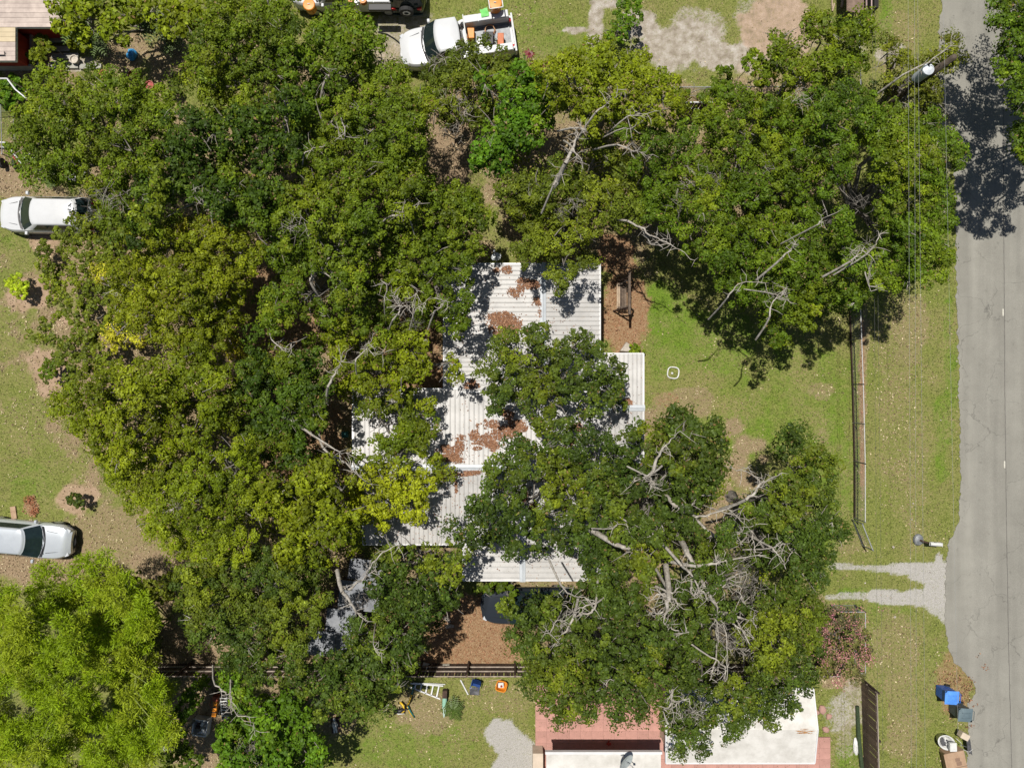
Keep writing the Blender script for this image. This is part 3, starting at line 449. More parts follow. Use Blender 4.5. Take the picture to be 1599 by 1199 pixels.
sp = rn('ShaderNodeTexNoise', Scale=2.4, Detail=3.0); nt2.links.new(tcr.outputs['Object'], sp.inputs['Vector']); sm_ = rn('ShaderNodeMapRange'); sm_.inputs[1].default_value = .66; sm_.inputs[2].default_value = .76; sm_.inputs[3].default_value = 1; sm_.inputs[4].default_value = .78; nt2.links.new(sp.outputs['Fac'], sm_.inputs[0])
m3 = nt2.nodes.new('ShaderNodeMath'); m3.operation = 'MULTIPLY'; nt2.links.new(cm.outputs[0], m3.inputs[0]); nt2.links.new(sm_.outputs[0], m3.inputs[1])
m4 = nt2.nodes.new('ShaderNodeMath'); m4.operation = 'MULTIPLY'; nt2.links.new(m3.outputs[0], m4.inputs[0]); nt2.links.new(mr2.outputs[0], m4.inputs[1]); nt2.links.new(m4.outputs[0], hsr.inputs['Value'])
nt2.links.new(hsr.outputs[0], bsr.inputs['Base Color'])
struct('road', mbr, mr)
seamx = [(1565,-40),(1566,300),(1568,600),(1571,850),(1575,1050),(1580,1240)]
sm = MB(); pts = [(np.interp(y, [s[1] for s in seamx], [s[0] for s in seamx])+jit(.25), y) for y in range(-40, 1241, 8)]
sm.grid([[tuple(W(x-.45, y, .0)+Vector((0, 0, .056))), tuple(W(x+.45, y, .0)+Vector((0, 0, .056)))] for x, y in pts])
struct('road_seam', sm, mk('tar', (.10, .095, .085), (.17, .16, .145), 5, .8))
for x, y, a in ((1565.2, 488, 5.5), (1567.5, 725, 5.5)):
    mm = MB(); mm.box(0, 0, 0, .085, a*2/PPM, .006, tx=.8, ty=.95); p = W(x, y, 0); o = struct('road_marking', mm, mk('road_paint', (.62, .6, .52), (.42, .4, .34), 12, .7)); o.location = (p.x, p.y, .062)
# ---------------------------------------------------------------- foliage builder
class Clumps: pass
def tubes_mesh(name, lines, mat, n=5):
    mb = MB()
    for pts, rad in lines: mb.tube(pts, rad, n, cap=False)
    me = mb.me(name, mat); me.polygons.foreach_set('use_smooth', np.ones(len(me.polygons), bool)); return me
cell = {}
def free(px, py, d, lay):
    k = (lay, int(px//24), int(py//24))
    for i in (-1, 0, 1):
        for j in (-1, 0, 1):
            for q in cell.get((lay, k[1]+i, k[2]+j), ()):
                if (q[0]-px)**2+(q[1]-py)**2 < d*d: return False
    cell.setdefault(k, []).append((px, py)); return True
LEAFN = 0
def build_tree(name, label, cat, pal, h, dens, lobes):
    global LEAFN
    small = h < 3.2; tiny = h < 1.4
    lz = [h+(0 if tiny else random.uniform(-1.0, .8)*(h/8)) for _ in lobes]
    s8 = PPM*CAMH/(CAMH-h)
    cl = []
    for li, (x, y, r) in enumerate(lobes):
        r = max(r-(9 if h > 3.2 else 0 if tiny else 4), r*.5)
        for lay in (0, 1, 2):
            if lay >= 1 and (small or dens < .6): continue
            if lay == 2 and h < 5: continue
            d = (4.6 if tiny else 8 if small else 10 if r < 13 else 15.2) if lay == 0 else 23 if lay == 1 else 25
            tries = int(3.2*(r/d)**2*4)+3
            for _ in range(tries):
                a = random.uniform(0, 2*PI); q = math.sqrt(random.random())*r*(1.0 if lay == 0 else .62 if lay == 1 else .95)
                q *= 1+.12*math.sin(3*a+x)+.08*math.sin(7*a+y)
                px, py = x+q*math.cos(a), y+q*math.sin(a)
                if dens < 1 and mnoise.noise(Vector((px*.035, py*.035, h)))*.9+.5 > dens+.05: continue
                hit = False
                if lay == 2 and ((551 < px < 1012 and 405 < py < 912) or any(((px-a_)/c_)**2+((py-b_)/d_)**2 < 1.2 for a_, b_, c_, d_ in OPENH)): continue
                for (hx, hy, ha, hb) in (HOLES if lay < 2 else ()):
                    if ((px-hx)/(ha+6))**2+((py-hy)/(hb+6))**2 < (1 if lay == 0 else .7)+.35*mnoise.noise(Vector((px*.08, py*.08, 3))): hit = True; break
                if hit: continue
                zt = -9
                for (lx, ly, lr), z in zip(lobes, lz):
                    dd = math.hypot(px-lx, py-ly)/lr
                    if dd < 1.15: zt = max(zt, z-dd*dd*lr/s8*(1.05 if not small else .55))
                if zt < -5: zt = lz[li]-r/s8*.7
                if not free(px, py, d*random.uniform(.8, 1.15), lay): continue
                zt += random.gauss(0, .28)*(h/8)*(1 if lay == 0 else 1.6)-(0 if lay == 0 else random.uniform(1.1, 2.4) if lay == 1 else random.uniform(2.6, 4.2)*h/8)
                if tiny: rr = random.uniform(.15, .22)
                elif d in (8, 10): rr = random.uniform(.2, .32)
                else: rr = random.uniform(.30, .52)*(1 if lay == 0 else 1.25 if lay == 1 else 1.5)
                cl.append((*W(px, py, max(zt, .15)), rr, lay))
    if not cl: return None
    base = Vector((float(np.mean([c[0] for c in cl])), float(np.mean([c[1] for c in cl])), 0))
    if name == 'street_tree': base = Vector((W(1672, 0).x, base.y, 0))
    root = thing(name, label, cat, base)
    # leaves
    Ps = []; Ns = []; Ts = []; Ls = []
    pal = np.array(pal); pal = pal*random.uniform(.9, 1.1)*np.array((random.uniform(.92, 1.1), 1, 1)); yel = np.array((.26, .30, .012)); drk = pal*np.array((.62, .70, .75)); brn = np.array((.20, .13, .05))
    ls = random.uniform(.82, 1.22); palv = np.array((random.uniform(.9, 1.12), random.uniform(.94, 1.08), 1.0))
    big = name in ('mango_tree', 'shade_tree', 'leafy_shrub', 'citrus_tree')
    for (x, y, z, rr, lay) in cl:
        k = mnoise.noise(Vector((x*.35, y*.35, z*.5)))*1.2+random.gauss(0, .28)
        c = pal*(1+.0*k); c = c*(1-min(1, k))+yel*min(1, k) if k > 0 and not tiny and k*.4 > 0 else c
        if k > 0: c = pal*(1-min(.55, k*.5))+yel*min(.55, k*.5)
        else: c = pal*(1+max(-1, k)*.9)-drk*max(-1, k)*.9
        c = c*random.uniform(.74, 1.26)
        n = int(rr*rr*(1550 if lay == 0 else 700 if lay == 1 else 520)*(1.0 if not big else .55)*(1 if dens > .6 else .8)*(2.2 if tiny else 1)/ls**1.7)
        # sub-lumps on the dome
        m_ = max(2, int(7*rr/.4)); cc = rng.normal(size=(m_, 3)); cc[:, 2] = np.abs(cc[:, 2])*.8; cc /= np.linalg.norm(cc, axis=1, keepdims=True); cc *= rr*np.array((.72, .72, .5))*rng.uniform(.75, 1.12, size=(m_, 1))
        pick = rng.integers(0, m_, n); dv = rng.normal(size=(n, 3)); dv[:, 2] += .35; dv /= np.linalg.norm(dv, axis=1, keepdims=True)
        P = cc[pick]+dv*rr*.46*rng.uniform(.74, 1.06, size=(n, 1))*np.array((1, 1, .7))
        lumpc = rng.uniform(.80, 1.2, size=m_)[pick][:, None]
        N = dv*1.0+np.array((0, 0, .5))+rng.normal(size=(n, 3))*.34; N /= np.linalg.norm(N, axis=1, keepdims=True)
        T = c*lumpc*rng.uniform(.7, 1.3, size=(n, 1)); q = rng.random(n)
        T[q < .035] = (T[q < .035]*1.1+yel*.35); T[q > .988] = brn*rng.uniform(.7, 1.4)
        Ps.append(P+np.array((x-base.x, y-base.y, z))); Ns.append(N); Ts.append(T)
        Ls.append(rng.uniform(.075, .15, n)*(1.5 if big else 1)*(.8 if tiny else 1)*ls)
    P = np.concatenate(Ps); N = np.concatenate(Ns); T = np.concatenate(Ts); Lh = np.concatenate(Ls); LEAFN += len(P)
    crown = link('crown', quads_mesh('crown', make_leaves(P, N, Lh, Lh*.62), T, M_LEAF), root)
    # trunk and limbs
    if tiny:
        link('stem', tubes_mesh('stem', [([(0, 0, -.03), (.02, .01, h*.5), (0, .03, h*.8)], [.03, .02, .01])], M_BARK), root); return root
    fk = Vector((jit(.3), jit(.3), h*.36)); tr = .26*h/8 if h > 4 else .07
    link('trunk', tubes_mesh('trunk', [([(jit(.1), jit(.1), -.05), (jit(.12), jit(.12), h*.17), tuple(fk)], [tr*1.35, tr, tr*.85])], M_BARK, 9), root)
    order = sorted(range(len(lobes)), key=lambda i: -lobes[i][2])[:(12 if h > 4 else 5)]
    for i in order:
        x, y, r = lobes[i]; e = W(x, y, lz[i]-.35)-base; e.z = lz[i]-.35
        if h < 4: e.z = lz[i]-.2
        mid = fk.lerp(e, .5)+Vector((jit(.5), jit(.5), -.3+jit(.3))); m1 = fk.lerp(mid, .5)+Vector((jit(.25), jit(.25), 0)); m2 = mid.lerp(e, .55)+Vector((jit(.3), jit(.3), .15))
        Lr = tr*random.uniform(.42, .62); lines = [([fk-Vector((0, 0, .15)), m1, mid, m2, e], [Lr, Lr*.85, Lr*.65, Lr*.4, .018])]
        for _ in range(5 if h > 4 else 2):
            t = random.uniform(.3, .95); p = mid.lerp(e, t); q = p+Vector((jit(1.0), jit(1.0), random.uniform(.1, .5)))*min(1, h/7); lines.append(([p, p.lerp(q, .5)+Vector((jit(.12), jit(.12), .05)), q], [Lr*.3, .02, .008]))
        link('limb', tubes_mesh('limb', lines, M_BARK, 6), root)
    # bare twigs poking out of the crown
    if h > 3:
        tl = []
        for c in random.sample(cl, max(1, int(len(cl)*.10))):
            if c[4]: continue
            p = Vector(c[:3])-base; p.z = c[2]+c[3]*.25; a = random.uniform(0, 2*PI); ln = random.uniform(.25, .75)
            for _ in range(random.randint(1, 4)):
                a2 = a+jit(.6); q = p+Vector((math.cos(a2), math.sin(a2), .25+jit(.2)))*ln*random.uniform(.5, 1); md = p.lerp(q, .5)+Vector((jit(.06), jit(.06), .04)); tl.append(([p, md, q], [.014, .010, .005]))
        if tl:
            o = link('twig', tubes_mesh('twigs', tl, M_DEADW, 3), root); o['kind'] = 'stuff'
    return root
ROOTS = []
for t in TREES: ROOTS.append((build_tree(*t), t))
# bamboo: feathery upright blades
def build_bamboo():
    cl = []
    for x, y, r in BAMBOO:
        h = random.uniform(5.3, 8.0)
        for _ in range(int((r/9)**2*3)):
            a = random.uniform(0, 2*PI); q = math.sqrt(random.random())*r; px, py = x+q*math.cos(a), y+q*math.sin(a)
            if any(((px-a_)/(c_*1.2+3))**2+((py-b_)/(d_*1.2+3))**2 < 1 for a_, b_, c_, d_ in BHOLES): continue
            if not free(px, py, 10.5*random.uniform(.8, 1.2), 7): continue
            cl.append((*W(px, py, h-(q/r)**2*r/38*1.5+random.gauss(0, .32)), random.uniform(.3, .5)))
    base = W(100, 1060, 7)*1; base.z = 0; root = thing('bamboo_grove', 'feathery lime green bamboo grove filling the lower left corner', 'bamboo', base)
    Ps = []; Ns = []; Ts = []; Ls = []; Dv = []
    for x, y, z, rr in cl:
        n = int(rr*rr*1500); k = mnoise.noise(Vector((x*.4, y*.4, z)))+random.gauss(0, .18); c = np.array(BB)*(1+.3*k)
        if k > .1: c = c*.6+.4*np.array((.30, .31, .025))
        dv = rng.normal(size=(n, 3)); dv[:, 2] = np.abs(dv[:, 2])*.9; dv /= np.linalg.norm(dv, axis=1, keepdims=True)
        Ps.append(dv*rr*rng.uniform(.4, 1.1, size=(n, 1))*np.array((1, 1, .9))+np.array((x-base.x, y-base.y, z-.1))); Dv.append(dv+rng.normal(size=(n, 3))*.45)
        Ts.append(c*rng.uniform(.6, 1.4, size=(n, 1))); Ls.append(rng.uniform(.14, .26, n))
    P = np.concatenate(Ps); T = np.concatenate(Ts); Lh = np.concatenate(Ls); D = np.concatenate(Dv); D /= np.linalg.norm(D, axis=1, keepdims=True)
    b = np.cross(D, rng.normal(size=D.shape)*.5+np.array((0, 0, 1))); b /= np.linalg.norm(b, axis=1, keepdims=True)+1e-9
    l = Lh[:, None]; w = .018; V = np.stack([P-D*l*.5, P+b*w, P+D*l*.5, P-b*w], 1)
    link('crown', quads_mesh('bamboo_crown', V, T, M_LEAF), root)
    culm = mk('bamboo_culm', (.28, .32, .08), (.16, .2, .05), 3, .5)
    for i in range(70):
        a = random.uniform(0, 2*PI); q = random.uniform(0, 1.5); e = cl[random.randrange(len(cl))]; E = Vector(e[:3])-base
        p = Vector((q*math.cos(a), q*math.sin(a), -.05)); mid = p.lerp(E, .55); mid.z = E.z*.8
        link('culm', tubes_mesh('culm', [([p, p.lerp(mid, .5)+Vector((0, 0, .6)), mid, E], [.04, .035, .025, .008])], culm, 6), root)
    return len(P)
nb = build_bamboo()
# dead limbs: traced pale bare branches, each a part of the nearest tree
def nearest(px, py):
    best = None; bd = 1e9
    for r, t in ROOTS:
        if r is None or t[4] < 3: continue
        for x, y, q in t[6]:
            d = math.hypot(px-x, py-y)/q
            if d < bd: bd = d; best = (r, t)
    return best
for z, r0, pts in DEADBR:
    mx, my = pts[len(pts)//2]; root, t = nearest(mx, my); b = root.location
    P = [];  n = len(pts)
    for i, (x, y) in enumerate(pts):
        p = W(x, y, z+.22*math.sin(i*2+x)-.2+(.38 if mx > 820 and my > 640 else 0)); P.append(p-b)
    # subdivide with wobble
    Q = []
    for i in range(n-1):
        for k in range(3): Q.append(P[i].lerp(P[i+1], k/3)+(Vector((jit(.05), jit(.05), jit(.05))) if k else Vector()))
    Q.append(P[-1]); rad = [max(.014, r0*.43*(1-i/(len(Q)-1))**.8*(1+.1*jit(1))) for i in range(len(Q))]
    lines = [(Q, rad)]
    # connect down into the crown, and side twigs
    d = (Q[0]-Q[1]); d.normalize(); lines.append(([Q[0]+d*.9+Vector((0, 0, -1.6)), Q[0]+d*.35+Vector((0, 0, -.5)), Q[0]], [r0*.5, r0*.46, r0*.43]))
    for k in range(int(2+len(Q)*.8)):
        i = random.randrange(1, len(Q)); a = random.uniform(0, 2*PI); ln = random.uniform(.25, .8)*(.6+.4*i/len(Q)); p = Q[i]; q = p+Vector((math.cos(a)*ln, math.sin(a)*ln, random.uniform(0, .3))); md = p.lerp(q, .5)+Vector((jit(.1), jit(.1), .04))
        lines.append(([p, md, q], [max(.012, rad[i]*.35), .012, .005])); 
        if random.random() < .5: lines.append(([md, md+Vector((jit(.35), jit(.35), .1))], [.009, .004]))
    o = link('dead_branch', tubes_mesh('dead_branch', lines, M_DEADW, 6), root)
for x, y, r in TW:      # tangles of fine bare twigs
    root, t = nearest(x, y); b = root.location; h = max(3.4, t[4]); lines = []
    c = W(x, y, h); rr = r/38
    for k in range(int(8+r*.7)):
        a = random.uniform(0, 2*PI); q = rr*math.sqrt(random.random()); p = c+Vector((q*math.cos(a), q*math.sin(a), jit(.3))); a2 = random.gauss(x*.1, .8); ln = random.uniform(.3, .9)*max(.6, rr)
        e = p+Vector((math.cos(a2)*ln, math.sin(a2)*ln, jit(.25))); md = p.lerp(e, .5)+Vector((jit(.12), jit(.12), .05)); lines.append(([p-b, md-b, e-b], [.011, .008, .004]))
        e2 = md+Vector((jit(.4), jit(.4), jit(.15))); lines.append(([md-b, e2-b], [.009, .004]))
    o = link('twig_tangle', tubes_mesh('twig_tangle', lines, M_DEADW if random.random() < .6 else M_BARK, 3), root); o['kind'] = 'stuff'
# pink blossom on the crape myrtle
for r, t in ROOTS:
    if t[0] == 'crape_myrtle':
        n = 1800; li = rng.integers(0, len(t[6]), n); P = []
        cen = [(random.choice(t[6])) for _ in range(70)]; cen = [(a+random.gauss(0, c*.75), b+random.gauss(0, c*.75)) for a, b, c in cen]
        for i in range(n):
            cx, cy = cen[i % 70]; P.append(W(cx+random.gauss(0, 4.5), cy+random.gauss(0, 4.5), 3.7+random.gauss(0, .12))-r.location)
        P = np.array(P); N = rng.normal(size=(n, 3))*.6+np.array((0, 0, 1)); N /= np.linalg.norm(N, axis=1, keepdims=True)
        Tt = np.array((.55, .22, .26))*rng.uniform(.5, 1.3, size=(n, 1)); q = rng.random(n); Tt[q < .4] = np.array((.36, .20, .13))*rng.uniform(.6, 1.3, size=((q < .4).sum(), 1)); Lh = rng.uniform(.04, .08, n)
        o = link('blossom', quads_mesh('blossom', make_leaves(P, N, Lh, Lh*.8), Tt, M_LEAF), r); o['kind'] = 'stuff'
print('leaves', LEAFN, 'bamboo', nb)
# ---------------------------------------------------------------- the metal roofed house
M_ROOF = mk('white_metal_roof', (.53, .52, .505), (.41, .40, .385), 1.6, .5, metal=.0, spec=.35, rnd=.035, detail=9, lo=.3, hi=.62)
_r = M_ROOF.node_tree; _b = _r.nodes['Principled BSDF']; _s = _b.inputs['Base Color'].links[0].from_socket; _t = _r.nodes.new('ShaderNodeTexCoord')
_n = _r.nodes.new('ShaderNodeTexNoise'); _n.inputs['Scale'].default_value = 3.2; _n.inputs['Detail'].default_value = 9; _n.inputs['Roughness'].default_value = .72; _r.links.new(_t.outputs['Object'], _n.inputs['Vector'])
_m = _r.nodes.new('ShaderNodeMapRange'); _m.inputs[1].default_value = .56; _m.inputs[2].default_value = .74; _m.inputs[3].default_value = 0; _m.inputs[4].default_value = .75; _r.links.new(_n.outputs['Fac'], _m.inputs[0])
_x = _r.nodes.new('ShaderNodeMix'); _x.data_type = 'RGBA'; _r.links.new(_m.outputs[0], _x.inputs[0]); _r.links.new(_s, _x.inputs[6]); _x.inputs[7].default_value = (.33, .27, .21, 1); _r.links.new(_x.outputs[2], _b.inputs['Base Color'])
M_ROOFCAP = mk('roof_cap_metal', (.52, .55, .58), (.44, .47, .5), 3, .4)
M_WALL = mk('painted_wall', (.62, .60, .55), (.5, .48, .44), 3, .8, bump=.15)
def ribbed(name, parent, e0, e1, r0, r1, mat=M_ROOF, pw=.92, pitch=.232, rh=.035):
    """metal roof slope: eave edge e0-e1, ridge edge r0-r1; sheets run from eave to ridge"""
    e0, e1, r0, r1 = map(Vector, (e0, e1, r0, r1)); Ln = (e1-e0).length; n = max(1, round(Ln/pw)); nrm = (e1-e0).cross(r0-e0).normalized()
    if nrm.z < 0: nrm = -nrm
    for i in range(n):
        a, b = i/n, (i+1)/n; prof = []; k = max(1, round(Ln/n/pitch))
        for j in range(k):
            u = j/k; w = .5/k
            prof += [(u, 0), (u+w*.55, 0), (u+w*.78, rh), (u+w*1.0, rh), (u+w*1.23, 0)]
        prof.append((1.0, 0)); up = .004*(i % 2); rows = []
        for t in (0, .5, 1):
            row = []
            for u, h in prof:
                s = a+(b-a)*u; p = e0.lerp(e1, s).lerp(r0.lerp(r1, s), t)+nrm*(h+up+.012*(1-t if t else 1)*0); row.append(tuple(p))
            rows.append(row)
        mb = MB(); mb.grid(rows)
        # underside so the sheet has thickness
        c = [e0.lerp(e1, a), e0.lerp(e1, b), r0.lerp(r1, b), r0.lerp(r1, a)]; mb.add([tuple(p-nrm*.02) for p in c], [(3, 2, 1, 0)])
        part('roof_panel', mb, mat, parent)
def cap(name, parent, a, b, w, mat=M_ROOFCAP):
    a, b = Vector(a), Vector(b); d = (b-a).normalized(); s = Vector((-d.y, d.x, 0))*w
    mb = MB(); rows = []
    for p in (a-d*.06, b+d*.06): rows.append([tuple(p-s+Vector((0, 0, -.02))), tuple(p-s*.92+Vector((0, 0, .035))), tuple(p-s*.25+Vector((0, 0, .06))), tuple(p+Vector((0, 0, .085))), tuple(p+s*.25+Vector((0, 0, .06))), tuple(p+s*.92+Vector((0, 0, .035))), tuple(p+s+Vector((0, 0, -.02)))])
    mb.grid(rows); mb.add([rows[0][i] for i in range(7)], [tuple(range(6, -1, -1))]); mb.add([rows[1][i] for i in range(7)], [tuple(range(7))])
    part(name, mb, mat, parent)
def trim(name, parent, a, b, mat=M_WHITE, w=.035, h=.13):
    a, b = Vector(a), Vector(b); mb = MB(); d = b-a; c = (a+b)/2; L_ = math.hypot(d.x, d.y)
    s = Vector((-d.y, d.x, 0)).normalized()*w; vs = []
    for p in (a, b):
        for q, z in ((-1, -h), (1, -h), (1, .03), (-1, .03)): vs.append(tuple(p+s*q+Vector((0, 0, z))))
    mb.add(vs, [(0, 1, 2, 3), (7, 6, 5, 4), (0, 4, 5, 1), (1, 5, 6, 2), (2, 6, 7, 3), (3, 7, 4, 0)]); part(name, mb, mat, parent)
house = thing('house', 'single storey house under a patchwork of white ribbed metal roofs covered in brown litter', 'house', (0, 0, 0))
def gable(px0, py0, px1, py1, ridge, ns, ze, zr, slopes=(1, 1), caps=True, wall=True, ends=(1, 1)):
    """ns: ridge runs down the photo (x=ridge) else across (y=ridge)"""
    P = lambda x, y, z: W(x, y, z)
    if ns:
        if slopes[0]: ribbed('s', house, P(px0, py0, ze), P(px0, py1, ze), P(ridge, py0, zr), P(ridge, py1, zr)); trim('eave_trim', house, P(px0, py0, ze), P(px0, py1, ze))
        if slopes[1]: ribbed('s', house, P(px1, py0, ze), P(px1, py1, ze), P(ridge, py0, zr), P(ridge, py1, zr)); trim('eave_trim', house, P(px1, py0, ze), P(px1, py1, ze))
        if caps: cap('ridge_cap', house, P(ridge, py0, zr), P(ridge, py1, zr), .15)
        for k, y in enumerate((py0, py1)):
            if ends[k]: trim('verge_trim', house, P(px0, y, ze), P(ridge, y, zr)); trim('verge_trim', house, P(ridge, y, zr), P(px1, y, ze))
    else:
        if slopes[0]: ribbed('s', house, P(px0, py0, ze), P(px1, py0, ze), P(px0, ridge, zr), P(px1, ridge, zr)); trim('eave_trim', house, P(px0, py0, ze), P(px1, py0, ze))
        if slopes[1]: ribbed('s', house, P(px0, py1, ze), P(px1, py1, ze), P(px0, ridge, zr), P(px1, ridge, zr)); trim('eave_trim', house, P(px0, py1, ze), P(px1, py1, ze))
        if caps: cap('ridge_cap', house, P(px0, ridge, zr), P(px1, ridge, zr), .15)
        for k, x in enumerate((px0, px1)):
            if ends[k]: trim('verge_trim', house, P(x, py0, ze), P(x, ridge, zr)); trim('verge_trim', house, P(x, ridge, zr), P(x, py1, ze))
    if wall:
        a, b = P(px0, py1, ze), P(px1, py0, ze); mb = MB(); i = .38
        mb.box((a.x+b.x)/2, (a.y+b.y)/2, ze/2-.1, b.x-a.x-2*i, b.y-a.y-2*i, ze-.15); part('wall', mb, M_WALL, house)
gable(693, 412, 937, 612, 848, True, 2.72, 3.28)
gable(937, 552, 1005, 722, 637, False, 2.66, 3.12, ends=(1, 1))
gable(551, 607, 937, 800, 730, False, 2.80, 3.55, slopes=(1, 0), ends=(0, 0))
gable(567, 790, 935, 905, 815, True, 2.6, 3.2, slopes=(0, 0), caps=False, wall=False, ends=(0, 0))
P_ = W
ribbed('s', house, P_(567, 850, 2.75), P_(735, 850, 2.75), P_(567, 730, 3.55), P_(735, 730, 3.55)); trim('eave_trim', house, P_(567, 850, 2.75), P_(735, 850, 2.75)); trim('verge_trim', house, P_(567, 850, 2.75), P_(567, 730, 3.55)); trim('verge_trim', house, P_(551, 607, 2.8), P_(551, 730, 3.55))
ribbed('s', house, P_(735, 815, 2.98), P_(937, 815, 2.98), P_(735, 730, 3.55), P_(937, 730, 3.55))
gable(723, 806, 937, 906, 816, True, 2.62, 3.05, ends=(0, 1), wall=False)
for (x0, y0, x1, y1, z) in ((567, 735, 735, 850, 2.7), (723, 806, 937, 906, 2.5)):
    a, b = W(x0, y1, z), W(x1, y0, z); mb = MB(); mb.box((a.x+b.x)/2, (a.y+b.y)/2, z/2-.1, b.x-a.x-.7, b.y-a.y-.7, z-.2); part('wall', mb, M_WALL, house)
def roofz(px, py):
    def g(t, a, b): return a+(b-a)*t
    if py > 806 and 723 < px < 937: return g(1-min(1, abs(px-816)/(93 if px < 816 else 121)), 2.62, 3.05)
    if 730 <= py <= 855 and px < 735: return g((850-py)/120, 2.75, 3.55)
    if py >= 730: return g((815-py)/85, 2.98, 3.55)
    if py >= 607 and px < 937: return g((py-607)/123, 2.8, 3.55)
    if px >= 937: return g(1-min(1, abs(py-637)/85), 2.66, 3.12)
    return g((px-693)/155, 2.72, 3.28) if px < 848 else g((937-px)/89, 2.72, 3.28)
# leaf litter lying on the roof: thousands of real flakes in drifts
def flakes(name, blobs, zf, dens, cols, parent, lift=.03, size=(.045, .11), nzs=1.3, seed=11, ribbed_=False):
    rs = np.random.default_rng(seed); Ps = []
    for (px, py, rx_, ry_) in blobs:
        area = PI*rx_*ry_/PPM**2; n = int(area*dens); a = rs.uniform(0, 2*PI, n); q = np.sqrt(rs.random(n))*1.12
        X = px+q*np.cos(a)*rx_; Y = py+q*np.sin(a)*ry_
        for i in range(n):
            if ribbed_: xx, yy = (round(X[i]/7)*7, Y[i]) if (Y[i] > 607 and Y[i] < 806 or X[i] < 723 and Y[i] > 607 or X[i] > 937) else (X[i], round(Y[i]/7)*7)
            else: xx, yy = X[i], Y[i]
            e = mnoise.noise(Vector((xx*.06, yy*.06, px)))*.7+mnoise.noise(Vector((xx*.31, yy*.31, 1)))*.55+mnoise.noise(Vector((X[i]*.5, Y[i]*.5, 7)))*.25
            if q[i]+e > .85+rs.normal()*.05 and rs.random() > .05: continue
            z = zf(X[i], Y[i]); Ps.append(W(X[i], Y[i], z)+Vector((0, 0, lift+rs.uniform(0, .035))))
    if not Ps: return
    P = np.array(Ps); n = len(P); N = rs.normal(size=(n, 3))*.35+np.array((0, 0, 1)); N /= np.linalg.norm(N, axis=1, keepdims=True)
    c = np.array(cols)[rs.integers(0, len(cols), n)]*rs.uniform(.65, 1.3, size=(n, 1)); Lh = rs.uniform(*size, n)
    o = link(name, quads_mesh(name, make_leaves(P, N, Lh, Lh*rs.uniform(.4, .7, n), rs), c, M_DEAD), parent); o['kind'] = 'stuff'; return o
BRN = [(.30, .14, .075), (.22, .10, .055), (.38, .22, .13), (.16, .075, .04), (.33, .17, .10)]
flakes('leaf_litter', [(784,508,24,20),(795,505,18,16),(772,495,14,6),(805,457,12,9),(812,450,8,7),(838,472,8,7),(845,486,5,10),(775,422,9,4),(792,421,9,6),(830,445,12,8),(820,440,14,6),(790,521,18,5),(735,602,14,5),(740,598,8,8),
  (700,708,20,12),(718,695,12,18),(708,715,22,8),(740,680,8,10),(695,700,8,6),(765,662,14,8),(785,675,22,12),(760,683,18,7),(800,668,18,14),(770,695,14,8),(815,690,12,8),(793,645,12,10),(815,665,10,10),(748,692,14,4),
  (718,740,18,4),(735,738,14,5),(692,745,4,8),(712,760,3,14),(745,735,8,6),(746,700,8,3),(980,628,8,6),(820,775,8,10),(832,790,8,8),(905,668,10,8),(890,690,10,8),(800,560,10,6),(722,835,4,8),(770,700,8,10),(745,665,3,6)],
  roofz, 1500, BRN, house, seed=3, ribbed_=True)
for s_ in range(1): # sparse strays over all of the roof
    flakes('leaf_litter', [(800,500,110,90),(680,740,110,110),(850,860,100,40),(975,630,30,70)], roofz, 22, BRN, house, size=(.04, .09), seed=5)
# TV dish behind the roof edge
def dish(name, label, px, py, z, r, az, mat, tilt=.6, pole=1.2):
    p = W(px, py, z); t = thing(name, label, 'satellite dish', (p.x, p.y, z-pole))
    mb = MB(); rows = []
    for i in range(7):
        q = i/6; rows.append([(r*q*math.cos(a)*1.0, r*q*math.sin(a), .22*r*q*q) for a in np.linspace(0, 2*PI, 21)])
    mb.grid(rows); mb.grid([[ (x, y, z2-.012) for x, y, z2 in rw][::-1] for rw in rows]); o = part('reflector', mb, mat, t, smooth=True); o.location = (0, 0, pole); o.rotation_euler = (tilt, 0, az)
    mb = MB(); d = Vector((math.sin(az), -math.cos(az), 0)); mb.tube([(0, 0, pole-.05), tuple(d*r*.9+Vector((0, 0, pole+.12))), tuple(d*r*1.05+Vector((0, 0, pole+.35)))], .02, 5); part('arm', mb, M_GREYM, t)
    mb = MB(); mb.box(d.x*r*1.0, d.y*r*1.0, pole+.38, .09, .09, .12); part('receiver', mb, M_GREYM, t)
    mb = MB(); mb.tube([(0, 0, 0), (0, 0, pole)], .03, 8); mb.box(0, 0, .01, .2, .2, .02); part('mast', mb, M_GREYM, t); return t
dish('satellite_dish', 'small white satellite dish standing at the upper edge of the ribbed roof', 775, 402, 3.3, .24, R(200), mk('dish_white', (.75, .77, .78), (.5, .53, .56), 9, .5), .55, 3.2)
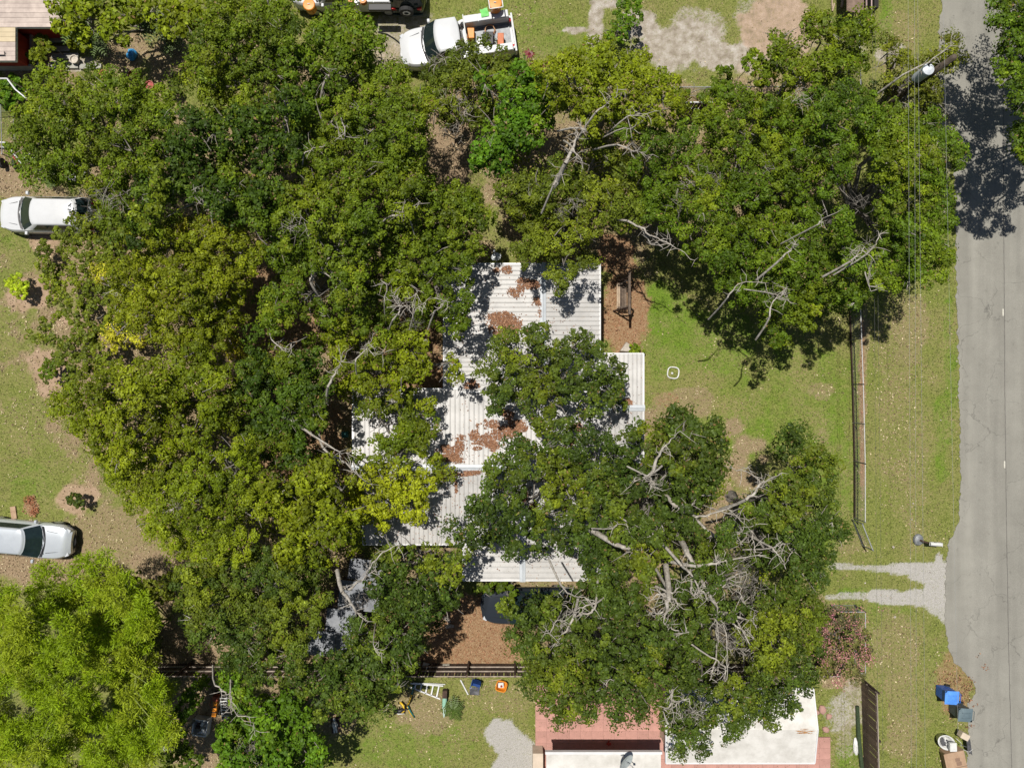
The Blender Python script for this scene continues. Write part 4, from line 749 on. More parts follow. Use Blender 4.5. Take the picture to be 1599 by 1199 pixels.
# ---------------------------------------------------------------- fences
def board_fence(name, label, x0, y0, x1, y1, h, bw=.145, gap=.02, rails=(.35, .95, 1.0), mats=(M_WOODD, M_WOODL), lean=.0, postm=M_WOODD, tops=True):
    a, b = W(x0, y0, 0), W(x1, y1, 0); d = b-a; Ln = d.length; ang = math.atan2(d.y, d.x); t = thing(name, label, 'fence', a, ang)
    mb = MB(); mb.box(0, 0, h/2, bw, .02, h, tx=.98); me = mb.me('board', mats[0]); n = int(Ln/(bw+gap))
    if n > 290: bw = Ln/290-gap; mb = MB(); mb.box(0, 0, h/2, bw, .02, h); me = mb.me('board', mats[0]); n = int(Ln/(bw+gap))
    for i in range(n): o = link('board', me, t, ((i+.5)*(bw+gap), jit(.006), jit(.03)-.02)); o.rotation_euler = (jit(.015), jit(.01), 0)
    for k, f in enumerate(rails):
        mb = MB(); mb.box(Ln/2, .045, h*f if f < 1 else h+.0, Ln, .045, .09 if f < 1 else .03); part('rail', mb, mats[1], t)
    for i in range(int(Ln/2.4)+1):
        mb = MB(); mb.box(i*2.4, .11, (h+.04)/2, .09, .09, h+.1); part('post', mb, postm, t)
    return t
M_FB = mk('fence_board', (.095, .06, .042), (.05, .032, .024), 3, .9, bump=.3, rnd=.3)
M_RAIL = mk('bleached_rail', (.42, .36, .30), (.26, .21, .17), 4, .85)
board_fence('board_fence', 'long dark board fence with bleached rails between the litter yard and the ladder', 228, 1036, 1288, 1036, 1.75, mats=(M_FB, M_RAIL), rails=(.30, .62, 1.0))
board_fence('board_fence', 'brown board fence running down the verge at the bottom right', 1345, 1062, 1349, 1215, 1.55, mats=(mk('fence_board_brown', (.15, .11, .08), (.10, .07, .05), 3, .9, bump=.3, rnd=.22), M_RAIL), rails=(.3, .9, 1.0))
board_fence('board_fence', 'black stained fence piece among shrubs along the upper lot line', 1058, 181, 1110, 181, 1.7, mats=(mk('black_board', (.022, .018, .016), None, 5, .8), M_GALV), rails=(.5, 1.0))
def chain_fence(name, label, pts, h, top=M_WPLAS, step=.075, postgap=2.4, cat='fence', topr=.024):
    a = W(*pts[0], 0); t = thing(name, label, cat, a); mesh = MB()
    for (p, q) in zip(pts[:-1], pts[1:]):
        A_, B_ = W(*p, 0)-a, W(*q, 0)-a; d = B_-A_; Ln = d.length; u = d/Ln
        mb = MB(); mb.tube([A_+Vector((0, 0, h)), B_+Vector((0, 0, h))], topr, 8); part('top_rail', mb, top, t)
        mb = MB(); mb.tube([A_+Vector((0, 0, .08)), B_+Vector((0, 0, .08))], .012, 5); part('bottom_wire', mb, M_GREYM, t)
        if name == 'chain_link_fence' and Ln > 2.6 and cat == 'fence' and 'lawn' in label: mb = MB(); c0 = (A_+B_)/2; mb.box(c0.x, c0.y, .09, Ln, .04, .16, math.atan2(d.y, d.x)); part('shadow_line_board', mb, M_WOODD, t)  # dark board added to draw the shadow and dirt line under the fence
        n = max(1, round(Ln/postgap))
        for i in range(n+1): mb = MB(); c = A_+u*(Ln*i/n); mb.tube([c, c+Vector((0, 0, h+.04))], .032, 8); part('post', mb, M_GREYM, t)
        s = 0.0; m_ = .16
        nn = int(Ln/m_)
        for i in range(nn):
            c = A_+u*(i*m_)
            for sg in (0, 1):
                for k in range(int(h/m_)):
                    z = k*m_+.04; x0, x1 = (c, c+u*m_) if sg == 0 else (c+u*m_, c); mesh.tube([x0+Vector((0, 0, z)), x1+Vector((0, 0, z+m_))], .0035, 3, cap=False)
    o = part('wire_mesh', mesh, M_GREYM, t); o['kind'] = 'stuff'
    return t
M_RAILG = mk('dull_white_rail', (.55, .55, .54), (.4, .4, .39), 6, .5)
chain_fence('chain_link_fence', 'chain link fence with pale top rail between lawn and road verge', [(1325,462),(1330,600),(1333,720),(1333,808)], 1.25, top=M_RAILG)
chain_fence('chain_link_fence', 'chain link fence around the pink crape myrtle at the verge corner', [(1296,944),(1334,944),(1334,1037),(1306,1037)], 1.2, top=M_GALV)
chain_fence('chain_link_fence', 'thin chain link fence line crossing below the sandy lot at the top', [(890,152),(1230,150)], 1.2, top=M_GALV, topr=.022)
chain_fence('chain_link_fence', 'chain link fence beside the narrow track at the upper right', [(1322,30),(1326,160)], 1.3, top=M_GREYM, topr=.022)
chain_fence('gate', 'open chain link gate swung into the lawn at the fence end', [(1330,811),(1346,851)], 1.15, top=M_GALV, postgap=1.4, cat='gate', topr=.028)
chain_fence('wire_pen', 'short dark wire fence beside the garden at the upper left edge', [(-12,176),(22,174),(24,250)], 1.0, top=M_GREYM, topr=.02)
# painted shadow and leaf dirt line under the lawn fence
# ---------------------------------------------------------------- upper left house
h2 = thing('house', 'red walled house with weathered pink-beige board roof at the upper left corner', 'house', W(-20, 40, 0)); b2 = h2.location.copy()
M_PB = mk('weathered_roof_board', (.56, .47, .41), (.40, .33, .29), 2.2, .8, bump=.2, rnd=.06); M_YB = mk('yellowed_roof_board', (.60, .50, .33), (.50, .41, .27), 2, .8, rnd=.05)
def roof_boards(parent, base, x0, y0, x1, y1, z, nb_, mats, horiz=True):
    for i in range(nb_):
        t0, t1 = i/nb_, (i+1)/nb_
        A_ = W(x0, y0+(y1-y0)*t0, z)-base; B_ = W(x1, y0+(y1-y0)*t1, z)-base
        mb = MB(); mb.box((A_.x+B_.x)/2, (A_.y+B_.y)/2, z+jit(.004)+.03, abs(B_.x-A_.x), abs(B_.y-A_.y)-.012, .05); part('roof_board', mb, mats(i), parent)
    A_ = W(x0, y0, z)-base; B_ = W(x1, y1, z)-base; mb = MB(); mb.box((A_.x+B_.x)/2, (A_.y+B_.y)/2, z-.06, abs(B_.x-A_.x)+.02, abs(B_.y-A_.y)+.02, .12); part('roof_deck', mb, M_WHITE, parent)
roof_boards(h2, b2, -80, -60, 99, 43.5, 2.0, 14, lambda i: M_PB); roof_boards(h2, b2, -80, 43.9, 25, 96, 2.02, 7, lambda i: M_YB if i < 3 else M_PB)
for (x0, y0, x1, y1, z, mt) in ((-80, -60, 96, 42, 1.95, M_RED), (-80, 40, 23, 93, 1.97, M_RED)):
    A_ = W(x0, y1, z)-b2; B_ = W(x1, y0, z)-b2; mb = MB(); mb.box((A_.x+B_.x)/2-.15, (A_.y+B_.y)/2+.15, z/2-.05, B_.x-A_.x-.3, B_.y-A_.y-.3, z-.1); part('wall', mb, mt, h2)
# raised red porch floor with white kerb
A_ = W(-80, 101, .5)-b2; B_ = W(47, 43, .5)-b2; mb = MB(); mb.box((A_.x+B_.x)/2, (A_.y+B_.y)/2, .25, B_.x-A_.x, B_.y-A_.y, .5); part('porch', mb, mk('red_floor', (.30, .05, .03), (.22, .035, .025), 2, .6), h2)
mb = MB(); mb.box(B_.x+.05, (A_.y+B_.y)/2, .27, .09, B_.y-A_.y+.1, .56); mb.box((A_.x+B_.x)/2, A_.y-.06, .27, B_.x-A_.x+.1, .1, .52); part('porch_kerb', mb, M_CONC, h2)
mb = MB(); q = W(8, 87, 2.1)-b2; mb.tube([(q.x-.5, q.y, 2.14), (q.x, q.y, 2.14), (q.x, q.y+.16, 2.14)], .025, 6); part('vent_pipe', mb, M_DARK, h2)
# slabs, beds, edging
for i, (x0, y0, x1, y1) in enumerate(((80,72,108,80),(80,83,122,92),(78,97,122,107),(124,100,158,108),(72,56,100,66))):
    A_ = W(x0, y1, .1); B_ = W(x1, y0, .1); mb = MB(); mb.box(0, 0, .06, B_.x-A_.x, B_.y-A_.y, .12)
    single('stone_slab', mb, mk('grey_slab', (.40, .39, .34), (.30, .29, .26), 3, .9, bump=.3), ['grey slab step, second from the house, between two dark joints', 'longest grey slab step with a pot at its right end', 'pale wide slab below the steps with round stones on it', 'pale slab strip running right under the shrubs', 'shaded slab step nearest the red house'][i], 'slab', ((A_.x+B_.x)/2, (A_.y+B_.y)/2, 0), R(jit(1)), 'grey garden slabs', bevel=.02)
def rocks(label, group, spots, mat=M_STONE, cat='stone', name='edging_stone'):
    labs = label if isinstance(label, list) else [label]*len(spots)
    for (x, y, r), label in zip(spots, labs):
        mb = MB(); n = 7; prof = [random.uniform(.8, 1.2) for _ in range(n)]; rr = r/PPM
        rings = [(1, 0), (1.02, .35), (.8, .62), (.35, .75)]
        for q, z in rings: mb.v += [(rr*q*prof[k]*math.cos(2*PI*k/n), rr*q*prof[k]*math.sin(2*PI*k/n), rr*z) for k in range(n)]
        for i in range(3):
            for k in range(n): mb.f.append((i*n+k, i*n+(k+1) % n, (i+1)*n+(k+1) % n, (i+1)*n+k))
        mb.f.append(tuple(3*n+k for k in range(n)))
        p = W(x, y, 0); single(name, mb, mat, label, cat, (p.x, p.y, -.01), random.uniform(0, 6), group, bevel=.01)
rocks('pale rounded stone in the border row beside the steps of the red house', 'border stones by the steps', [(60,100,3.2),(58,92,3),(62,108,3),(56,114,2.8),(64,96,2.4),(60,122,3),(78,104,4),(90,103,4.5)])
rocks('small whitish stone in the curved row by the white frame', 'stones in the curved row', [(36,146,2.4),(42,144,2.4),(48,142,2.6),(54,140,2.6),(30,148,2)])
rocks('small white stone lying on the gravel driveway', 'white stones on the driveway', [(1350,932,1.7),(1354,928,1.5),(1348,936,1.8),(1376,929,1.5),(1391,933,1.6),(1386,930,1.2),(1352,890,1.6),(1355,884,1.3)], M_STONE)
rocks(['whitish scrap on the verge below and left of the mailbox','small white scrap on the verge above the mailbox','whitish twisted scrap on the verge below the gravel driveway','white fleck in the verge grass far up from the mailbox','white scrap on the grass just above the lower driveway track','tiny white fleck on the verge well above the mailbox','tiny white fleck at the road edge beside the grass'], 'scraps on the verge', [(1395,854,2.2),(1424,811,1.2),(1397,963,2.2),(1469,656,1.2),(1351,910,1.4),(1426,786,1.3),(1494,564,1.3)], M_STONE)
rocks(['largest brick red paver fragment in the rubble beside the white roof','brick red paver fragment touching the right of the largest one','lone brick red paver fragment lowest in the rubble by the white roof','small brick red paver fragment left of the largest one by the roof'], 'paver fragments in the rubble', [(1284,1107,7),(1294,1118,5),(1289,1138,5.5),(1276,1112,4)], mk('paver_pink', (.46, .27, .22), (.34, .2, .17), 3, .9))
p = W(977, 543, 0); mb = MB(); mb.add([(-.36, -.22, 0), (.3, -.28, 0), (.42, .02, 0), (.02, .34, 0), (-.34, -.18, .3), (.24, -.22, .34), (.34, .04, .3), (.0, .26, .38)], [(3, 2, 1, 0), (4, 5, 6, 7), (0, 1, 5, 4), (1, 2, 6, 5), (2, 3, 7, 6), (3, 0, 4, 7)])
single('boulder', mb, M_STONE, 'pale angular boulder at the upper corner of the right roof wing', 'boulder', (p.x, p.y, 0), 0, bevel=.05)
# ---------------------------------------------------------------- bottom houses and patio
M_TILE = mk('pink_patio_tile', (.49, .265, .22), (.37, .20, .165), 1.4, .85, bump=.1, rnd=.07, detail=9, lo=.3)
pat = thing('patio', 'pink tiled patio between the two white flat roofs', 'patio', W(840, 1199, 0)); pb = pat.location.copy()
def tiles(parent, base, x0, y0, x1, y1, s, z, rows_lim=None):
    nx = max(1, round((x1-x0)/s)); ny = max(1, round((y1-y0)/s)); k = 0
    me = None
    for i in range(nx):
        for j in range(ny):
            A_ = W(x0+(x1-x0)*i/nx, y0+(y1-y0)*(j+1)/ny, 0)-base; B_ = W(x0+(x1-x0)*(i+1)/nx, y0+(y1-y0)*j/ny, 0)-base
            if me is None: mb = MB(); mb.box(0, 0, 0, B_.x-A_.x-.006, B_.y-A_.y-.006, .05); me = mb.me('tile', M_TILE)
            link('tile', me, parent, ((A_.x+B_.x)/2, (A_.y+B_.y)/2, z+jit(.003)))
tiles(pat, pb, 836, 1068, 1030, 1195, 17.2, .04); tiles(pat, pb, 1030, 1150, 1296, 1235, 17.2, .035)
A_ = W(836, 1235, 0)-pb; B_ = W(1030, 1066, 0)-pb; mb = MB(); mb.box((A_.x+B_.x)/2, (A_.y+B_.y)/2, -.01, B_.x-A_.x, B_.y-A_.y, .04); part('bedding', mb, mk('grout', (.36, .2, .17), None, 5, .9), pat)
A_ = W(1030, 1235, 0)-pb; B_ = W(1296, 1150, 0)-pb; mb = MB(); mb.box((A_.x+B_.x)/2+.006, (A_.y+B_.y)/2, -.012, B_.x-A_.x-.02, B_.y-A_.y, .04); part('bedding', mb, MATS['grout'], pat)
M_FLAT = mk('white_roof_coating', (.66, .64, .60), (.44, .42, .38), 1.3, .75, bump=.15, detail=9, lo=.25, hi=.6)
h3 = thing('house', 'white flat roofed building at the bottom edge with a grey satellite dish on it', 'house', W(940, 1235, 0)); b3 = h3.location.copy()
A_ = W(853, 1300, 2.6)-b3; B_ = W(1032, 1176, 2.6)-b3
mb = MB(); mb.box((A_.x+B_.x)/2, (A_.y+B_.y)/2, 2.55, B_.x-A_.x, B_.y-A_.y, .1); part('roof', mb, M_FLAT, h3)
mb = MB(); mb.box((A_.x+B_.x)/2, B_.y+.05, 2.57, B_.x-A_.x+.1, .12, .2); part('fascia', mb, M_WHITE, h3); mb = MB(); mb.box((A_.x+B_.x)/2, (A_.y+B_.y)/2-.8, 1.24, B_.x-A_.x-.3, B_.y-A_.y-1.9, 2.48); part('wall', mb, mk('cream_wall', (.6, .5, .4), (.5, .42, .33), 3, .8), h3)
A_ = W(832, 1300, .9)-b3; B_ = W(848, 1176, .9)-b3; mb = MB(); mb.box((A_.x+B_.x)/2, (A_.y+B_.y)/2, .45, B_.x-A_.x, B_.y-A_.y, .9); part('side_wall', mb, MATS['cream_wall'], h3)
dish('satellite_dish', 'larger grey satellite dish on the white flat roof at the bottom edge', 976, 1188, 3.3, .42, R(60), mk('dish_grey', (.42, .46, .46), (.3, .33, .33), 5, .5), .75, .7)
h4 = thing('house', 'large white roof with rust streaks and low gable at the bottom right', 'house', W(1160, 1140, 0)); b4 = h4.location.copy()
q = [W(1040, 1076, 2.5)-b4, W(1270, 1075, 2.5)-b4, W(1277, 1139, 3.0)-b4, W(1272, 1191, 2.5)-b4, W(1040, 1191, 2.5)-b4, W(1040, 1139, 3.0)-b4]
mb = MB(); mb.add([tuple(p) for p in q], [(0, 5, 2, 1), (5, 4, 3, 2)]); mb.add([tuple(p-Vector((0, 0, .1))) for p in q], [(0, 1, 2, 5), (5, 2, 3, 4)])
qq = [0, 1, 2, 3, 4, 5]; mb.f += [(i, j, j+6, i+6) for i, j in ((0, 1), (1, 2), (2, 3), (3, 4), (4, 5), (5, 0))]; part('roof', mb, M_FLAT, h4)
for a_, c_ in ((0, 1), (3, 4)): trim('fascia', h4, q[a_], q[c_])
trim('verge_trim', h4, q[1], q[2]); trim('verge_trim', h4, q[2], q[3]); trim('verge_trim', h4, q[0], q[5]); trim('verge_trim', h4, q[5], q[4])
A_ = q[4]; B_ = q[1]; mb = MB(); mb.box((A_.x+B_.x)/2, (A_.y+B_.y)/2, 1.2, B_.x-A_.x-.4, B_.y-A_.y-.4, 2.36); part('wall', mb, MATS['cream_wall'], h4)
rm = mk('rust_stain', (.42, .22, .08), (.25, .12, .05), 6, .9)
for k in range(16):
    y0 = 1142+random.gauss(0, 2.6); x0 = random.uniform(1240, 1262); x1 = x0+random.uniform(8, 14); mb = MB(); zz = 2.99-abs(y0-1139)/60*.5
    n = 6; rows = []
    for i in range(n+1):
        x = x0+(x1-x0)*i/n; w = random.uniform(.2, 1.0)*math.sin(PI*(i+.3)/(n+.6)); y = y0+jit(.5); rows.append([tuple(W(x, y-w, zz+.015)-b4), tuple(W(x, y+w, zz+.012)-b4)])
    mb.grid(rows); part('rust_streak', mb, rm, h4)
# grey low shed under the lower left oaks
h5 = thing('shed', 'low shed with dull grey sheet roof glimpsed under the lower left oaks', 'shed', W(545, 945, 0)); b5 = h5.location.copy(); mg = mk('grey_sheet', (.26, .27, .29), (.16, .17, .19), 2.5, .6, bump=.3, rnd=.12, detail=8)
for i, (x0, y0, x1, y1) in enumerate(((545,872,575,905),(575,875,605,915),(530,906,568,950),(568,916,592,955),(510,950,556,985),(482,984,524,1022),(524,986,552,1018))):
    A_ = W(x0, y1, 2.1)-b5; B_ = W(x1, y0, 2.1)-b5; mb = MB(); mb.box((A_.x+B_.x)/2, (A_.y+B_.y)/2, 2.1+(i % 3)*.05, B_.x-A_.x, B_.y-A_.y, .04, R(-8+i)); part('roof_sheet', mb, mg, h5)
mb = MB(); mb.box(0, 0, 1.0, 1.6, 2.6, 2.0, R(-22)); part('wall', mb, M_WOOD, h5)
# ---------------------------------------------------------------- litter and grass tufts on the ground
def scatter_ground():
    n0 = 420000; x = rng.uniform(-27.5, 27.5, n0); y = rng.uniform(-21, 21, n0)
    lit_ = samp(F_lit_shade, x, y); tan_ = samp(F_tan, x, y); gr = samp(F_grav, x, y); sd = samp(F_sand, x, y); lu = samp(F_lush, x, y)
    road_x = np.interp(-y*PPM+599.5, [e[1] for e in edge], [e[0] for e in edge]); onroad = (x*PPM+799.5) > road_x-3
    r = rng.random(n0)
    keep = (~onroad) & (r < np.clip(.05+.55*np.maximum(lit_, tan_)-.5*gr-.45*sd-.05*lu+(fbm(x, y, .8, 21)-.5)*.5, 0.004, 1)*.5)
    P = np.stack([x[keep], y[keep], np.full(keep.sum(), .01)], -1); n = len(P); P[:, 2] += rng.uniform(0, .02, n)
    N = rng.normal(size=(n, 3))*.35+np.array((0, 0, 1)); N /= np.linalg.norm(N, axis=1, keepdims=True)
    c1 = np.array([(.46, .37, .22), (.31, .22, .13), (.58, .49, .31), (.18, .12, .07)]); c2 = np.array(BRN)*1.15
    il = (lit_[keep] > .4)[:, None]; c = np.where(il, c2[rng.integers(0, 5, n)], c1[rng.integers(0, 4, n)])*rng.uniform(.7, 1.3, size=(n, 1)); Lh = rng.uniform(.05, .13, n)
    o = link('leaf_litter', quads_mesh('leaf_litter', make_leaves(P, N, Lh, Lh*.55), c, M_DEAD)); o['kind'] = 'stuff'; o['label'] = 'fallen dry leaves scattered over the yards and lawns'; o['category'] = 'leaf litter'
    n1 = 230000; x = rng.uniform(-27.5, 27.5, n1); y = rng.uniform(-21, 21, n1); px = x*PPM+799.5
    bare = np.maximum.reduce([samp(F_lit_shade, x, y), samp(F_tan, x, y)*.9, samp(F_grav, x, y), samp(F_sand, x, y)]); road_x = np.interp(-y*PPM+599.5, [e[1] for e in edge], [e[0] for e in edge])
    keep = (px < road_x-1) & (rng.random(n1) < np.clip(.85-bare*1.1+(fbm(x, y, 1.1, 22)-.5)*.6, .01, 1)); x = x[keep]; y = y[keep]; n = len(x)
    P = np.stack([x, y, np.full(n, .03)], -1); D = rng.normal(size=(n, 3))*.7+np.array((0, 0, .7)); D /= np.linalg.norm(D, axis=1, keepdims=True); b = np.cross(D, rng.normal(size=(n, 3))); b /= np.linalg.norm(b, axis=1, keepdims=True)
    l = rng.uniform(.05, .12, n)[:, None]; V = np.stack([P-b*.012, P+b*.012, P+D*l+b*.004, P+D*l-b*.004], 1); lu = samp(F_lush, x, y)[:, None]
    c = (np.array((.15, .165, .055))*(1-lu)+np.array((.145, .195, .035))*lu)*rng.uniform(.6, 1.5, size=(n, 1)); q = rng.random(n) < .18; c[q] = np.array((.34, .29, .14))*rng.uniform(.7, 1.2, size=(q.sum(), 1))
    o = link('grass', quads_mesh('grass', V, c, M_LEAF)); o['kind'] = 'stuff'; o['label'] = 'short patchy lawn grass blades'; o['category'] = 'grass'
scatter_ground()
# litter washed onto the road edge
flakes('leaf_litter', [(1527,1024,6,5),(1538,1040,6,5),(1515,1066,8,14),(1524,1102,7,4),(1514,1134,7,4),(1505,1085,12,20),(1488,1060,14,12)], lambda x, y: .03, 200, BRN, None, lift=.03, seed=9)
o = [q for q in COL.objects if q.name.startswith('leaf_litter')][-1]; o['label'] = 'reddish litter drift washed onto the road edge by the bins'; o['category'] = 'leaf litter'
flakes('leaf_litter', [(48,785,8,12),(54,796,8,10),(42,778,7,5)], lambda x, y: .03, 600, [(.34, .13, .06), (.25, .09, .045)], None, seed=10)
o = [q for q in COL.objects if q.name.startswith('leaf_litter')][-1]; o['label'] = 'small heap of rust brown dead leaves above the silver sedan'; o['category'] = 'leaf heap'
# ---------------------------------------------------------------- vehicles (x forward)
def interp(tab, x): return float(np.interp(x, [a for a, _ in tab], [b for _, b in tab]))
def carpaint(name, c, metal=.0, rough=.22):
    return mk(name, c, tuple(x*.93 for x in c), 1.5, rough, metal=metal, spec=.5)
def vehicle(name, label, cat, px, py, ang, L, Wd, paint, hood=.95, roofh=1.45, cab=(-.30, .22), wind=.42, rear=.38, tail=.95, roofw=.80, front_r=.28, rails=False, lowtrim=None, bed=None, boxy=.0, headl=True, black_hood=None):
    """cab=(rear, front) of the roof as fractions of L; wind/rear = metres of windscreen/rear glass slope"""
    t = thing(name, label, cat, W(px, py, .7)*1, ang); t.location.z = 0
    h = L/2; hw = Wd/2
    xs = list(np.linspace(-h, h, 33)); 
    def halfw(x):
        u = (abs(x)/h); e = h-abs(x); k = 1-max(0, 1-e/(.95 if x > 0 else .6))**2.4*(.34 if x > 0 else .2); return hw*k*(1-.03*max(0, (x/h))**2)
    rx0, rx1 = cab[0]*L, cab[1]*L; bx0, bx1 = rx0-rear, rx1+wind
    def top(x):
        if x > bx1: s = (x-bx1)/(h-bx1); return hood-.10*s-.16*max(0, s-.8)/.2*.9
        if x < bx0:
            if bed: return bed
            s = (bx0-x)/(h+bx0) if h+bx0 > .05 else 0; return tail-.03*s-.12*max(0, s-.85)/.15
        return hood+.0
    rows = []
    for x in xs:
        w = halfw(x); z = top(x); e = max(0, 1-(h-abs(x))/.16); zl = .30+.02*e
        sec = [(-w*.93, zl), (-w, .45), (-w*1.0, z-.30), (-w*.975, z-.13), (-w*.90, z-.035), (-w*.6, z+.012), (-w*.3, z+.028), (0, z+.034)]
        if bed and x < bx0: sec = [(-w*.93, zl), (-w, .45), (-w, z-.3), (-w, z-.1), (-w*.985, z), (-w*.86, z), (-w*.86, z-.45), (0, z-.45)]
        sec = sec+[(-y, zz) for y, zz in sec[-2::-1]]
        rows.append([(x, y, zz) for y, zz in sec])
    mb = MB(); mb.grid([r[::-1] for r in rows])
    for r in (rows[0], rows[-1]): mb.add(r, [tuple(range(len(r))) if r is rows[0] else tuple(range(len(r)-1, -1, -1))])
    part('body', mb, paint, t, smooth=True).data.set_sharp_from_angle(angle=R(38))
    # cabin shell with glass panes
    zb = hood-.02; zt = roofh
    def ring(s, off=0):
        """closed outline at height fraction s"""
        f0, f1 = bx0+(rx0-bx0)*s, bx1+(rx1-bx1)*s; w = hw*(.93+(roofw-.93)*s); bul = .16*(1-.3*s); bulr = .08
        pts = []
        for k in range(9): y = -w+2*w*k/8; u = y/w; pts.append((f1+bul*(1-u*u)-.05*(u**6)+off, y*(1+off*.0)))
        for k in range(1, 8): pts.append((f1+(f0-f1)*k/8-.05+.05*0, w+off))
        for k in range(9): y = w-2*w*k/8; u = y/w; pts.append((f0-bulr*(1-u*u)+.04*(u**6)-off, y))
        for k in range(1, 8): pts.append((f0+(f1-f0)*k/8, -w-off))
        return [(x, y, zb+(zt-.05-zb)*s) for x, y in pts]
    rr_ = [ring(s) for s in (0, .25, .5, .75, .95, 1)]; n = len(rr_[0]); mb = MB(); mb.grid([r+[r[0]] for r in rr_]); part('cabin', mb, paint, t, smooth=True)
    top_ring = ring(1); c = Vector((sum(p[0] for p in top_ring)/n, 0, 0)); mb = MB(); rws = []
    for q, z in ((1.0, zt-.05), (.97, zt-.02), (.85, zt), (.5, zt+.03), (.15, zt+.04)): rws.append([(c.x+(p[0]-c.x)*q, p[1]*q, z) for p in top_ring]+[(c.x+(top_ring[0][0]-c.x)*q, top_ring[0][1]*q, z)])
    mb.grid(rws); mb.add(rws[-1][:-1], [tuple(range(n))]); part('roof', mb, paint, t, smooth=True)
    def pane(nm, i0, i1, s0, s1, inset=0):
        g = [ring(s, .012) for s in (s0, (s0+s1)/2, s1)]; N_ = len(g[0]); rws = []
        for r in g: rws.append([tuple(Vector(r[i % N_])+Vector((0, 0, .008))) for i in range(i0, i1+1)])
        mb = MB(); mb.grid(rws); part(nm, mb, M_GLASS, t)
    pane('windshield', 0, 8, .08, .93); pane('rear_window', 16, 24, .12, .9) if rear > .1 else None
    side = [(9, 12), (12, 15)] if (rx1-rx0) > 1.3 else [(9, 14)]
    for a, b in side: pane('side_window', a, b, .15, .9); pane('side_window', 40-b, 40-a, .15, .9)
    mb = MB(); mb.tube([(bx1+.17, -hw*.7, hood+.03), (bx1+.10, -.1, hood+.10)], .012, 4); mb.tube([(bx1+.17, -.0, hood+.03), (bx1+.08, hw*.55, hood+.09)], .012, 4); part('wiper', mb, M_BLACK, t)
    mb = MB(); rws = []
    for y in np.linspace(-hw*.86, hw*.86, 9): u = y/(hw*.86); x = bx1+.20-.17*u*u; rws.append([(x-.06, y, hood+.012+.0), (x+.05, y, hood+.030)])
    mb.grid(rws); part('cowl', mb, M_BLACK, t)
    for sg in (-1, 1):
        mb = MB(); mb.box(bx1-.28, sg*(hw+.09), hood+.10, .16, .20, .14, tx=.8, ty=.85); o = part('mirror', mb, paint, t, bevel=.03)
        for xw in (L*.31, -L*.31):
            mb = MB(); wr = .33; mb.lathe([(wr*.7, -.10), (wr*.97, -.09), (wr, -.05), (wr, .05), (wr*.97, .09), (wr*.7, .10)], 20); o = part('wheel', mb, M_DARK, t); o.location = (xw, sg*(hw-.10), wr); o.rotation_euler = (PI/2, 0, 0)
            mb = MB(); mb.lathe([(wr*.62, -.104), (wr*.6, -.09), (.05, -.085), (.05, .085), (wr*.6, .09), (wr*.62, .104)], 16); part('rim', mb, M_GALV, o)
        if headl:
            mb = MB(); mb.box(h-.20, sg*hw*.60, hood-.24, .26, hw*.34, .13, sg*-.42, tx=.8); part('headlight', mb, mk('lamp_glass', (.6, .62, .65), (.45, .47, .5), 9, .1), t, bevel=.02)
        mb = MB(); mb.box(-h+.05, sg*hw*.70, (bed or tail)-.16, .14, hw*.25, .16); part('taillight', mb, mk('tail_lamp', (.5, .02, .02), (.35, .01, .01), 9, .15), t, bevel=.02)
    mb = MB()
    for sg in (-1, 1): mb.tube([(bx1+.28, sg*hw*.62, hood+.017), (h-.45, sg*hw*.5, hood-.065)], .010, 4)
    mb.tube([(h-.62, -hw*.84, hood-.10), (h-.38, -hw*.5, hood-.10), (h-.30, 0, hood-.10), (h-.38, hw*.5, hood-.10), (h-.62, hw*.84, hood-.10)], .012, 4)
    part('hood_seam', mb, M_BLACK, t)
    mb = MB(); y = hw*.86; mb.tube([(-h-.02, -y, .42), (-h-.05, 0, .42), (-h-.02, y, .42)], .07, 6); part('rear_bumper', mb, lowtrim or paint, t, smooth=True)
    mb = MB(); mb.tube([(h-.42, -hw*.86, .42), (h-.10, -hw*.66, .42), (h+.04, 0, .42), (h-.10, hw*.66, .42), (h-.42, hw*.86, .42)], .085, 6); part('front_bumper', mb, lowtrim or paint, t, smooth=True)
    if rails:
        for sg in (-1, 1): mb = MB(); mb.tube([(rx1-.2, sg*hw*.72, zt+.0), (rx1-.3, sg*hw*.72, zt+.05), (rx0+.3, sg*hw*.72, zt+.05), (rx0+.2, sg*hw*.72, zt)], .018, 5); part('roof_rail', mb, M_BLACK, t)
    return t
P_W = carpaint('white_car_paint', (.62, .63, .64)); P_S = carpaint('silver_car_paint', (.60, .64, .68), .35, .25); P_D = carpaint('dark_car_paint', (.030, .036, .045), .2, .15); P_G = carpaint('dark_green_paint', (.016, .03, .026), .2, .18)
vehicle('suv', 'white estate car nosed out to the left edge from under dark oak leaves', 'car', 75, 336, PI+R(-1), 4.75, 1.85, P_W, hood=1.0, roofh=1.5, cab=(-.37, .07), wind=.75, rear=.45, tail=1.0, roofw=.70, lowtrim=M_GREYM)
vehicle('sedan', 'silver sedan with dark lower trim cut by the left edge of the picture', 'car', 36, 841, R(-5), 4.95, 1.82, P_S, hood=.94, roofh=1.40, cab=(-.21, .07), wind=.72, rear=.62, tail=.98, roofw=.70, lowtrim=M_DARK)
vehicle('sedan', 'dark navy car parked under the oak below the lowest roof', 'car', 826, 946, PI, 4.8, 1.85, P_D, hood=.95, roofh=1.45, cab=(-.24, .06), wind=.7, rear=.55, tail=1.0, roofw=.72)
suv = vehicle('suv', 'dark green off-roader with spare wheel at the top edge beside the white truck', 'car', 636, -50, R(90), 4.5, 1.85, P_G, hood=1.1, roofh=1.72, cab=(-.46, .12), wind=.4, rear=.12, tail=1.1, roofw=.82, rails=True)
